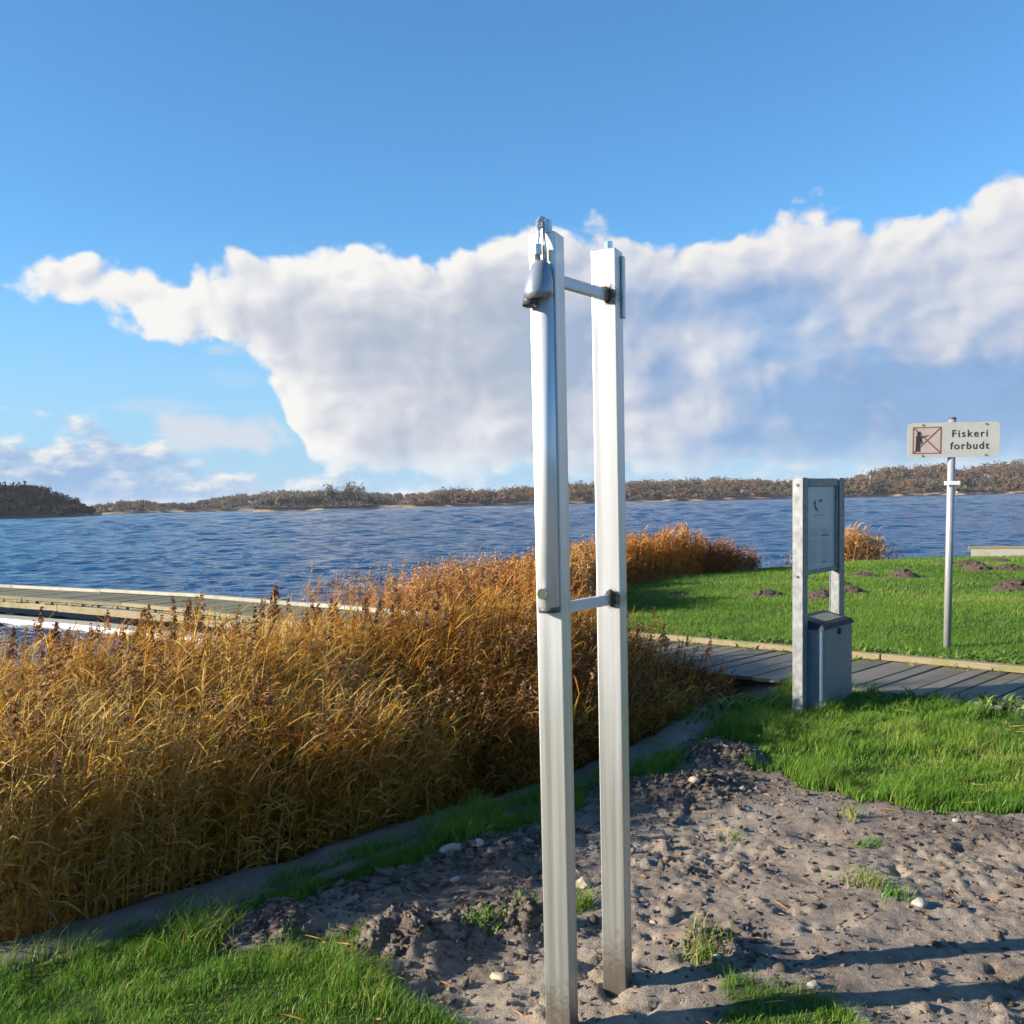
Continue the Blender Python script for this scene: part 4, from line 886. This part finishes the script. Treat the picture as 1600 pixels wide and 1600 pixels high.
def stone(x, y, size, material, label, seed, tall=1.0):
    r_ = random.Random(seed); V, Fc = lump(r_, 2, 0.62*tall, 0.13); V = V*(1 + 0.25*np.sin(V[:, [1]]*2.3 + seed) + 0.18*np.sin(V[:, [0]]*3.1 + 2*seed)); z = float(height(np.array([x]), np.array([y]))[0])
    V = V*size*0.82*np.array([1.25, 0.85, 0.9]); me = np_mesh('stone', V, Fc, None, False)
    for q in me.polygons: q.use_smooth = seed % 2 == 0
    o = link('stone', me, M[material], None, (x, y, z + size*0.2*tall)); o.rotation_euler.z = seed*1.7
    tag(o, label, 'stone', 'stones in the soil')
for k, a in enumerate([
    (1.497, 3.723, 0.034, 'stone', 'whitish flat stone in bare soil on the right, above the upper post shadow'),
    (0.922, 3.115, 0.024, 'stone', 'white stone at the back edge of the small grass patch, beside the lower post shadow'),
    (0.494, 3.681, 0.021, 'stone_tan', 'round pale stone just right of the rear shower post'),
    (0.255, 4.007, 0.040, 'stone_tan', 'tan pear-shaped stone standing between the two shower posts'),
    (-0.166, 4.323, 0.030, 'stone_grey', 'grey stone in the stony soil just below the kerb grass'),
    (-0.292, 4.331, 0.038, 'stone', 'pale pointed stone at the foot of the kerb-side grass tuft'),
    (-0.114, 4.527, 0.024, 'stone', 'small white stone at the kerb-side grass edge left of the front post'),
    (0.655, 3.301, 0.016, 'stone', 'tiny white pebble at the start of the upper post shadow'),
    (-0.072, 3.282, 0.036, 'stone_tan', 'pale crumbly stone at the left edge of the sand patch'),
    (-0.258, 4.053, 0.026, 'stone_grey', 'light grey pebble in shaded soil left of the front shower post'),
    (0.921, 5.199, 0.034, 'stone_tan', 'yellowish stone on the dark soil heap behind the rear post'),
    (1.166, 5.179, 0.026, 'stone_grey', 'greyish stone at the right foot of the dark soil heap'),
    (2.027, 4.60, 0.020, 'stone', 'small pale stone at the lawn edge on the far right of the soil'),
    (0.05, 4.50, 0.022, 'stone_grey', 'grey pebble touching the left side of the front shower post'),
]): stone(a[0], a[1], a[2], a[3], a[4], 60 + k, 1.5 if k in (3, 5) else 1.0)

def molehill(x, y, rad, hgt, label, seed):
    n0, n1 = 26, 10; V = [(0, 0, hgt)]; r_ = np.random.default_rng(seed)
    for j in range(1, n1 + 1):
        q = j/n1
        for i in range(n0):
            a = 2*math.pi*i/n0; rr = rad*q*(1 + 0.25*float(fbm(np.array([math.cos(a)*1.5 + seed]), np.array([math.sin(a)*1.5]), 1.0, 3)[0])) 
            xx, yy = rr*math.cos(a), rr*math.sin(a)*0.85
            zz = hgt*(1 - q**1.5)*(1 + r_.normal(0, 0.14)) + r_.normal(0, 0.010)*(q < 0.95) - (0.03 if j == n1 else 0)
            V.append((xx, yy, zz))
    Fc = [[0, 1 + i, 1 + (i+1) % n0] for i in range(n0)]
    for j in range(n1 - 1):
        for i in range(n0): a, b = 1 + j*n0 + i, 1 + j*n0 + (i+1) % n0; Fc += [[a, a + n0, b + n0], [a, b + n0, b]]
    parts = [(np.array(V), np.array(Fc), np.zeros(len(V)))]; rr_ = random.Random(seed)
    for _ in range(26):
        W, T = lump(rr_, 1, .8, .3); a = rr_.uniform(0, 6.28); q = rr_.random()**0.7*1.15; s = rr_.uniform(.015, .045)
        parts.append((W*s + np.array([rad*q*math.cos(a), rad*q*math.sin(a)*.85, max(0.0, hgt*(1 - q**1.5))]), T, np.zeros(len(W))))
    V, Fc, _ = merge(parts); z = float(height(np.array([x]), np.array([y]))[0])
    o = link('molehill', np_mesh('molehill', V, Fc), M['mole'], None, (x, y, z)); tag(o, label, 'molehill', 'molehills on the lawn')
for k, a in enumerate([
    (2.67, 16.2, .20, .05, 'small flat molehill on the lawn nearest the rusty reed fringe'), (3.93, 15.66, .30, .10, 'brown molehill on the lawn left of the notice board'),
    (4.56, 14.99, .33, .13, 'reddish brown molehill seen between the notice board posts'), (5.30, 15.9, .24, .09, 'molehill just right of the notice board foot post'),
    (5.55, 17.2, .26, .06, 'low molehill right of the notice board panel bottom'), (6.55, 19.0, .36, .08, 'wide low molehill beyond the notice board to its right'),
    (7.10, 18.5, .36, .15, 'large dark molehill on open lawn between notice board and sign pole'), (9.23, 21.6, .26, .06, 'faint low molehill touching the left of the sign pole'),
    (9.45, 21.2, .30, .10, 'small far molehill just right of the sign pole'), (9.05, 19.85, .32, .16, 'steep molehill right of the sign pole, left one of the touching pair'),
    (9.60, 19.7, .42, .11, 'broad molehill right of the sign pole, right one of the touching pair'), (7.80, 15.85, .42, .15, 'largest brown molehill near the right edge of the photo'),
    (10.5, 22.0, .34, .07, 'farthest flat molehill, in front of the pale jetty'), (11.6, 22.6, .4, .10, 'far molehill cut by the right edge below the jetty')]): molehill(*a, 70 + k)

def tuft(x, y, n, rad, hgt, tone_m, label, seed):
    global rng
    keep = rng; rng = np.random.default_rng(seed); px, py = rng.normal(0, rad, n), rng.normal(0, rad, n); z = float(height(np.array([x]), np.array([y]))[0])
    pz = height(px + x, py + y) - z
    V, Fc, t = blades(px, py, pz - 0.004, hgt*rng.uniform(0.5, 1.2, n), rng.uniform(0.003, 0.007, n), rng.uniform(0.4, 1.2, n), np.clip(rng.normal(tone_m, 0.15, n), 0, 1), 3)
    o = link('grass_tuft', np_mesh('grass_tuft', V, Fc, {'tone': t}), M['grass'], None, (x, y, z)); tag(o, label, 'grass tuft', 'grass tufts in the soil'); rng = keep
for k, a in enumerate([
    (1.578, 4.725, 50, .025, .10, .92, 'upright yellow-green grass tuft alone in the soil near the lawn'), (1.38, 3.95, 110, .042, .07, .93, 'straggly yellowing weed patch mid soil on the right'),
    (1.45, 3.80, 60, .03, .07, .6, 'green sprout right below the straggly yellowing weed'), (0.246, 3.82, 90, .022, .10, .75, 'bright green tuft between the two shower posts'),
    (-0.133, 3.60, 170, .040, .05, .6, 'low green leafy tuft on the soil left of the front post'), (-1.16, 3.56, 420, .07, .15, .85, 'tall yellow-green grass tussock on the kerb at lower left'),
    (-0.30, 4.62, 380, .08, .15, .80, 'bright grass tussock by the kerb above the pale stones'), (0.03, 3.66, 120, .036, .06, .5, 'dark green tuft at the left foot of the front shower post'),
    (0.98, 4.55, 40, .03, .05, .5, 'tiny green sprout behind the rear post on open soil'), (1.52, 4.35, 60, .03, .05, .5, 'small green weed in the middle right soil'),
    (1.62, 3.02, 60, .05, .06, .6, 'sparse green sprouts at the lower right corner'), (0.62, 3.38, 120, .04, .09, .9, 'yellowish tuft where the upper post shadow crosses the grass edge')]): tuft(*a, 300 + k)

# ------------------------------------------------------------------ the beach shower
def build_shower():
    W = 0.077; ROT = R(-22)
    root = empty('beach_shower', (0.118, 2.90, 0.0), ROT)
    tag(root, 'stainless steel beach shower of two tall square posts joined by bars', 'shower')
    c, s = math.cos(-ROT), math.sin(-ROT)
    dxw, dyw = 0.312 - 0.118, 3.19 - 2.90; bx, by = dxw*c - dyw*s, dxw*s + dyw*c      # rear post in the shower's own axes
    H1, H2 = 2.278, 2.30; h = W/2
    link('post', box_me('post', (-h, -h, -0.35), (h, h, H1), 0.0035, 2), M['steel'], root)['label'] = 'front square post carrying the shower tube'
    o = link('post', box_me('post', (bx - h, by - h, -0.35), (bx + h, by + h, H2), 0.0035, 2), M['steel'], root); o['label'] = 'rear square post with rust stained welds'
    # flat bars
    a = math.atan2(by, bx)
    for z in (2.160, 1.242):
        bm = bmesh.new(); L = math.hypot(bx, by)
        r0 = random.Random(1); add_box(bm, (0.0, -0.009, -0.0165), (L - 0.03, 0.009, 0.0165), 0.003, 1)
        o = link('bar', bm_mesh('bar', bm), M['bar'], root, (h*0.35, h*0.2, z)); o.rotation_euler.z = math.atan2(by - h - 0.012, bx + 0.012 - h*0.35)
        # weld lump with soot round it
        bm = bmesh.new(); r_ = random.Random(int(z*100))
        for _ in range(9):
            q = bmesh.ops.create_icosphere(bm, subdivisions=1, radius=r_.uniform(0.007, 0.014)); bmesh.ops.translate(bm, vec=(r_.uniform(-.012, .012), r_.uniform(-.010, 0.0), r_.uniform(-.020, .020)), verts=q['verts'])
        link('weld', bm_mesh('weld', bm, True), M['rust'], root, (bx + 0.008, by - h - 0.004, z))
    # tube on the front face with head, button and end cap
    yt = -h - 0.018; ztop, zbot = 2.10, 1.238
    bm = bmesh.new(); add_cyl(bm, (0.005, yt, zbot + 0.016), (0.005, yt, ztop), 0.0300, None, 36); me = bm_mesh('shower_tube', bm)
    for q in me.polygons: q.use_smooth = len(q.vertices) == 4
    tube = link('shower_tube', me, M['tube'], root)
    link('end_cap', cyl_me('end_cap', (0.005, yt, zbot), (0.005, yt, zbot + 0.016), 0.0275, 0.0303, 36), M['dark_cap'], tube)
    link('push_button', cyl_me('push_button', (0.0, yt - 0.029, zbot + 0.055), (0.0, yt - 0.040, zbot + 0.055), 0.0155, 0.0145, 28), M['chrome'], tube)
    # shower head: hooded casting that leans out over the tube
    bm = bmesh.new(); rings = []
    prof = [(2.0970, 0.002, 0.038, 0.046), (2.1140, 0.002, 0.0395, 0.046), (2.1420, 0.003, 0.036, 0.041), (2.1670, 0.003, 0.030, 0.033), (2.1870, 0.004, 0.023, 0.025), (2.1970, 0.005, 0.014, 0.015)]
    for z, ox, rx, ry in prof:
        oy = yt - 0.004 - (2.1970 - z)*0.20
        rings.append([bm.verts.new((ox + rx*math.cos(2*math.pi*k/28), oy + ry*math.sin(2*math.pi*k/28), z + (0.010*math.sin(2*math.pi*k/28) if z < 2.1020 else 0))) for k in range(28)])
    for i in range(len(rings)-1):
        for k in range(28): bm.faces.new((rings[i][k], rings[i][(k+1) % 28], rings[i+1][(k+1) % 28], rings[i+1][k]))
    bm.faces.new(rings[0]); bm.faces.new(rings[-1])
    head = link('shower_head', bm_mesh('shower_head', bm, True), M['shade_grey'], root)
    link('nozzle', cyl_me('nozzle', (-0.016, yt - 0.042, 2.0720), (-0.014, yt - 0.038, 2.1040), 0.021, 0.019, 22), M['dark_cap'], head)
    link('nozzle_plate', cyl_me('nozzle_plate', (-0.016, yt - 0.0421, 2.0705), (-0.016, yt - 0.042, 2.0725), 0.012, 0.012, 18), M['rust'], head)
    # supply hose loops from the head up over the post top
    bm = bmesh.new(); add_tube(bm, [(-0.004, yt - 0.004, 2.1920), (-0.004, yt - 0.008, 2.2080), (-0.003, yt - 0.008, 2.2680), (-0.004, yt - 0.002, 2.2850), (-0.006, yt + 0.02, 2.3080), (-0.006, -0.01, 2.3050), (-0.004, 0.0, 2.2850)], 0.0085, 12)
    link('supply_pipe', bm_mesh('supply_pipe', bm, True), M['fitting'], root)
    bm = bmesh.new(); add_tube(bm, [(0.013, yt + 0.004, 2.1920), (0.014, yt, 2.2280), (0.012, yt + 0.002, 2.2980), (0.006, yt + 0.018, 2.2980)], 0.0065, 10)
    link('supply_pipe', bm_mesh('supply_pipe', bm, True), M['fitting'], root)
    link('pipe_union', cyl_me('pipe_union', (-0.0035, yt - 0.008, 2.2130), (-0.0035, yt - 0.008, 2.2400), 0.0125, None, 6, False), M['fitting'], root)
    link('pipe_union', cyl_me('pipe_union', (-0.004, yt + 0.006, 2.2920), (-0.004, yt + 0.035, 2.3140), 0.0135, None, 6, False), M['fitting'], root)
    link('top_fitting', cyl_me('top_fitting', (-0.002, -0.004, 2.2800), (-0.002, -0.004, 2.3180), 0.022, 0.018, 12, False), M['fitting'], root)
    # rear post: bolt on top, little bent plate on the right face
    link('top_bolt', cyl_me('top_bolt', (bx + 0.008, by - 0.004, H2), (bx + 0.008, by - 0.004, H2 + 0.026), 0.0135, None, 6, False), M['chrome'], root)
    link('side_plate', box_me('side_plate', (bx + h + 0.001, by + 0.012, H2 - 0.20), (bx + h + 0.010, by + h - 0.004, H2 - 0.015), 0.002, 1), M['steel'], root)
build_shower()

# ------------------------------------------------------------------ notice board with bin
def build_board():
    ang = math.atan2(0.77, 0.63)                                  # row direction of the two posts: local x
    root = empty('notice_board', (2.02, 7.14, 0.0), ang); tag(root, 'galvanised steel notice board on two posts beside the boardwalk', 'notice board')
    L = 0.66; T = 1.665
    for k, x0 in enumerate((-0.05, L - 0.05)):
        bm = bmesh.new()                                          # channel section, open towards the panel
        if k == 0: add_box(bm, (x0, -0.038, -0.3), (x0 + 0.012, 0.038, T), 0.002, 1); add_box(bm, (x0 + 0.0125, -0.038, -0.3), (x0 + 0.085, -0.030, T), 0.002, 1); add_box(bm, (x0 + 0.0125, 0.030, -0.3), (x0 + 0.085, 0.038, T), 0.002, 1)
        else: add_box(bm, (x0, -0.038, -0.3), (x0 + 0.085, -0.030, T), 0.002, 1); add_box(bm, (x0, 0.030, -0.3), (x0 + 0.085, 0.038, T), 0.002, 1); add_box(bm, (x0 + 0.0855, -0.038, -0.3), (x0 + 0.097, 0.038, T), 0.002, 1); add_box(bm, (x0 + 0.002, -0.0295, -0.3), (x0 + 0.012, 0.0295, 1.0), 0.002, 1)
        po = link('post', bm_mesh('post', bm), M['galv'], root)
        for z in (T - 0.05, 0.98): 
            if k == 0: link('bolt', cyl_me('bolt', (x0 - 0.006, 0, z), (x0, 0, z), 0.010, None, 6, False), M['dark_cap'], po)
    x0, x1, z0, z1 = 0.036, L - 0.052, 0.985, T - 0.005
    fr = bmesh.new(); y0, y1 = -0.028, 0.026
    add_box(fr, (x0, y0, z1 - 0.055), (x1, y1, z1), 0.003, 1); add_box(fr, (x0, y0, z0), (x1, y1, z0 + 0.03), 0.003, 1)
    add_box(fr, (x0, y0, z0 + 0.0305), (x0 + 0.03, y1, z1 - 0.0555), 0.003, 1); add_box(fr, (x1 - 0.03, y0, z0 + 0.0305), (x1, y1, z1 - 0.0555), 0.003, 1)
    link('frame', bm_mesh('frame', fr), M['galv'], root)
    pn = link('panel', box_me('panel', (x0 + 0.02, -0.012, z0 + 0.02), (x1 - 0.02, 0.012, z1 - 0.04)), M['poster'], root)
    # faded print on the sheet
    def ink(lo, hi, mt): link('print', box_me('print', (lo[0], -0.0145, lo[1]), (hi[0], -0.0128, hi[1])), M[mt], pn)
    def poly(pts, mt):
        bm = bmesh.new(); f = bm.faces.new([bm.verts.new((a, -0.0145, b)) for a, b in pts]); link('print', bm_mesh('print', bm), M[mt], pn)
    poly([(0.20, 1.50), (0.225, 1.505), (0.235, 1.46), (0.275, 1.435), (0.26, 1.425), (0.215, 1.445)], 'ink')
    poly([(0.285, 1.505), (0.30, 1.512), (0.345, 1.51), (0.335, 1.492), (0.30, 1.490)], 'ink')
    r_ = random.Random(2)
    ink((0.20, 1.395), (0.29, 1.402), 'faint_ink'); ink((0.31, 1.395), (0.38, 1.402), 'faint_ink')
    for k in range(26):
        z = 1.30 - k*0.0095
        if k in (6, 7, 15): continue
        ink((0.11, z), (0.11 + r_.uniform(0.12, 0.19), z + 0.003), 'faint_ink'); ink((0.33, z), (0.33 + r_.uniform(0.09, 0.16), z + 0.003), 'faint_ink')
    ink((0.33, 1.247), (0.47, 1.256), 'ink'); ink((0.34, 1.055), (0.43, 1.063), 'ink')
    # litter bin hung between the posts
    b = empty('litter_bin', (2.02, 7.14, 0.0), ang); tag(b, 'blue-grey steel litter bin with black sloping lid below the notice board', 'litter bin')
    bx0, bx1, by0, by1 = 0.045, L - 0.06, -0.150, 0.085
    bm = bmesh.new(); add_box(bm, (bx0, by0, -0.02), (bx1, by1, 0.60))
    ed = [e for e in bm.edges if abs(e.verts[0].co.z - e.verts[1].co.z) > 0.3]; bmesh.ops.bevel(bm, geom=ed, offset=0.035, segments=6, affect='EDGES', profile=0.5)
    link('body', bm_mesh('body', bm), M['binbody'], b)
    bm = bmesh.new(); V = [(bx0 - .008, by0 - .008, .601), (bx1 + .008, by0 - .008, .601), (bx1 + .008, by1 + .008, .601), (bx0 - .008, by1 + .008, .601), (bx0 + .01, by0 + .01, .635), (bx1 - .01, by0 + .01, .635), (bx1 - .01, by1 - .01, .685), (bx0 + .01, by1 - .01, .685)]
    vs = [bm.verts.new(q) for q in V]
    for f in ((0, 1, 5, 4), (1, 2, 6, 5), (2, 3, 7, 6), (3, 0, 4, 7), (4, 5, 6, 7), (3, 2, 1, 0)): bm.faces.new([vs[k] for k in f])
    bmesh.ops.bevel(bm, geom=list(bm.edges), offset=0.004, segments=2, affect='EDGES'); lid = link('lid', bm_mesh('lid', bm), M['binlid'], b)
    bm = bmesh.new(); 
    def lz(y): return .635 + (y - by0 - .01)/(by1 - by0 - .02)*.05 + .003
    f = [(bx0 + .16, by0 + .05), (bx1 - .08, by0 + .05), (bx1 - .08, by0 + .17), (bx0 + .16, by0 + .17)]; bm.faces.new([bm.verts.new((a, c_, lz(c_))) for a, c_ in f]); link('sticker', bm_mesh('sticker', bm), M['sticker'], lid)
    link('lock', box_me('lock', ((bx0+bx1)/2 - .02, by0 - .012, .545), ((bx0+bx1)/2 + .02, by0 - .001, .59), .003, 1), M['binlid'], b)
build_board()

# ------------------------------------------------------------------ sign
def build_sign():
    root = empty('fishing_sign', (4.31, 10.08, 0.0), R(-6)); tag(root, 'white fishing forbidden sign on a tall galvanised pole in the lawn', 'sign')
    root.rotation_euler.y = R(0.5)
    link('pole', cyl_me('pole', (0, 0, -0.3), (0, 0, 2.245), 0.036, None, 24), M['galv_pole'], root)
    link('pole_cap', cyl_me('pole_cap', (0, 0, 2.2455), (0, 0, 2.262), 0.037, 0.034, 24), M['dark_cap'], root)
    w, h, rad, cz = 0.862, 0.338, 0.045, 2.045; bm = bmesh.new(); pts = []
    for cx, cz_, a0 in ((w/2-rad, h/2-rad, 0), (-w/2+rad, h/2-rad, 90), (-w/2+rad, -h/2+rad, 180), (w/2-rad, -h/2+rad, 270)):
        for k in range(7): a = R(a0 + 15*k); pts.append((cx + rad*math.cos(a), cz_ + rad*math.sin(a)))
    f = bm.faces.new([bm.verts.new((a, -0.043, b)) for a, b in pts]); q = bmesh.ops.extrude_face_region(bm, geom=[f]); bmesh.ops.translate(bm, vec=(0, 0.004, 0), verts=[v for v in q['geom'] if isinstance(v, bmesh.types.BMVert)])
    plate = link('plate', bm_mesh('plate', bm), M['sign'], root, (0.0, 0, cz))
    def flat(name, polys, mt, y=-0.0445):
        bm = bmesh.new()
        for pl in polys: bm.faces.new([bm.verts.new((a, y, b)) for a, b in pl])
        link(name, bm_mesh(name, bm), M[mt], plate)
    x0, x1, z0, z1 = -0.382, -0.112, -0.132, 0.128
    flat('pictogram_field', [[(x0, z0), (x1, z0), (x1, z1), (x0, z1)]], 'pink', -0.0436)
    t = 0.010
    flat('pictogram_border', [[(x0, z0), (x1, z0), (x1, z0+t), (x0, z0+t)], [(x0, z1-t), (x1, z1-t), (x1, z1), (x0, z1)], [(x0, z0+t), (x0+t, z0+t), (x0+t, z1-t), (x0, z1-t)], [(x1-t, z0+t), (x1, z0+t), (x1, z1-t), (x1-t, z1-t)]], 'red')
    d = 0.009
    flat('cross', [[(x0+t, z0+t+d), (x0+t, z0+t), (x0+t+d, z0+t), (x1-t, z1-t-d), (x1-t, z1-t), (x1-t-d, z1-t)]], 'red', -0.0449)
    flat('cross', [[(x0+t, z1-t-d), (x0+t+d, z1-t), (x0+t, z1-t)][::-1] + [] if False else [(x0+t, z1-t), (x0+t, z1-t-d), (x1-t-d, z0+t), (x1-t, z0+t), (x1-t, z0+t+d), (x0+t+d, z1-t)]], 'red', -0.0453)
    # standing angler with rod
    man = [[(-0.345, 0.062), (-0.330, 0.085), (-0.312, 0.085), (-0.305, 0.062), (-0.318, 0.045), (-0.338, 0.045)],
           [(-0.352, 0.044), (-0.305, 0.044), (-0.298, 0.01), (-0.290, -0.03), (-0.304, -0.034), (-0.312, -0.005), (-0.314, -0.108), (-0.330, -0.112), (-0.334, -0.04), (-0.338, -0.108), (-0.355, -0.108), (-0.352, -0.02)]]
    flat('angler', man, 'black', -0.0459)
    flat('rod', [[(-0.306, 0.028), (-0.304, 0.018), (-0.235, 0.046), (-0.236, 0.052)]], 'black', -0.0461)
    def text(s_, x, z, size, sp=1.0):
        cu = bpy.data.curves.new('lettering', 'FONT'); cu.body = s_; cu.size = size; cu.align_x = 'CENTER'; cu.align_y = 'CENTER'; cu.space_character = sp; cu.offset = 0.0012
        tmp = bpy.data.objects.new('tmp', cu); COL.objects.link(tmp); bpy.context.view_layer.update()
        me = bpy.data.meshes.new_from_object(tmp.evaluated_get(bpy.context.evaluated_depsgraph_get())); bpy.data.objects.remove(tmp)
        me.materials.clear(); o = link('lettering', me, M['black'], plate, (x, -0.0447, z)); o.rotation_euler.x = R(90)
    text('Fiskeri', 0.152, 0.055, 0.098, 1.28); text('forbudt', 0.152, -0.062, 0.098, 1.22)
    for bx_ in (-0.29, 0.30):
        for bz in (0.147, -0.150): link('bolt', cyl_me('bolt', (bx_, -0.0445, bz), (bx_, -0.049, bz), 0.009, None, 6, False), M['galv'], plate)
    bm = bmesh.new(); add_box(bm, (-0.075, -0.048, 1.605), (0.075, -0.0365, 1.645), 0.003, 1); link('clamp', bm_mesh('clamp', bm), M['white'], root)
    link('clamp', box_me('clamp', (-0.05, -0.0365, 1.98), (0.05, 0.045, 2.01), 0.003, 1), M['galv'], root)
build_sign()

# ------------------------------------------------------------------ reeds that stand clear of the bed
TR = [(-3.66, 7.4, 0.52, .22), (-3.40, 7.7, 0.47, .20), (-3.0, 7.1, 0.60, .24), (-2.72, 7.5, 0.38, .18), (-2.55, 7.35, 0.62, .26), (-2.05, 6.6, 0.62, .18), (-1.98, 7.6, 0.70, .26), (-1.62, 7.5, 0.62, .20),
      (-1.80, 8.2, 0.50, .22), (-1.52, 8.1, 0.58, .20), (-1.28, 8.4, 0.55, .22), (-1.05, 8.1, 0.62, .2), (-0.75, 8.3, 0.6, .2), (-2.35, 7.9, 0.45, .2), (-3.2, 6.8, 0.58, .2), (-2.9, 7.9, 0.42, .2)]
TRL = ['leaning dark reed plume at the far left, in front of the floating pier', 'short reed plume beside the leaning dark plume at far left', 'tall dark drooping reed plume before the pier near the left edge', 'low reed plume in front of the water gap under the pier',
       'dark reed plume crossing the pier deck, left of its bend', 'thin reed with long bare stem before the water gap', 'tallest brown reed plume crossing the white pier edge', 'slim reed plume right of the tallest plume at the pier edge',
       'faint low plume under the bright pier edge', 'middle reed plume in front of the bright pier edge', 'reddish reed plume where the bright pier edge meets the far reeds', 'upright plume against the pale far reeds', 'rightmost plume against the pale far reeds left of the shower',
       'short bent plume over the pier deck', 'brown plume bending over the pier front edge at left', 'small plume touching the pier float']
for k, (a, l_) in enumerate(zip(TR, TRL)): tall_reed(*a, l_, 0.16, k)

# ------------------------------------------------------------------ thin lake haze
HAZE = 0.00012
def build_haze():
    m_ = bpy.data.materials.new('haze_air'); m_.use_nodes = True; t = m_.node_tree; t.nodes.clear()
    o = t.nodes.new('ShaderNodeOutputMaterial'); v = t.nodes.new('ShaderNodeVolumePrincipled')
    v.inputs['Color'].default_value = (0.84, 0.90, 1.0, 1); v.inputs['Density'].default_value = HAZE; v.inputs['Anisotropy'].default_value = 0.0
    t.links.new(v.outputs[0], o.inputs['Volume'])
    ob = link('haze', box_me('haze', (-3100, -1600, -3.5), (3100, 3100, 32.0)), m_); tag(ob, 'thin pale haze lying over the lake', 'haze', kind='stuff')
build_haze()
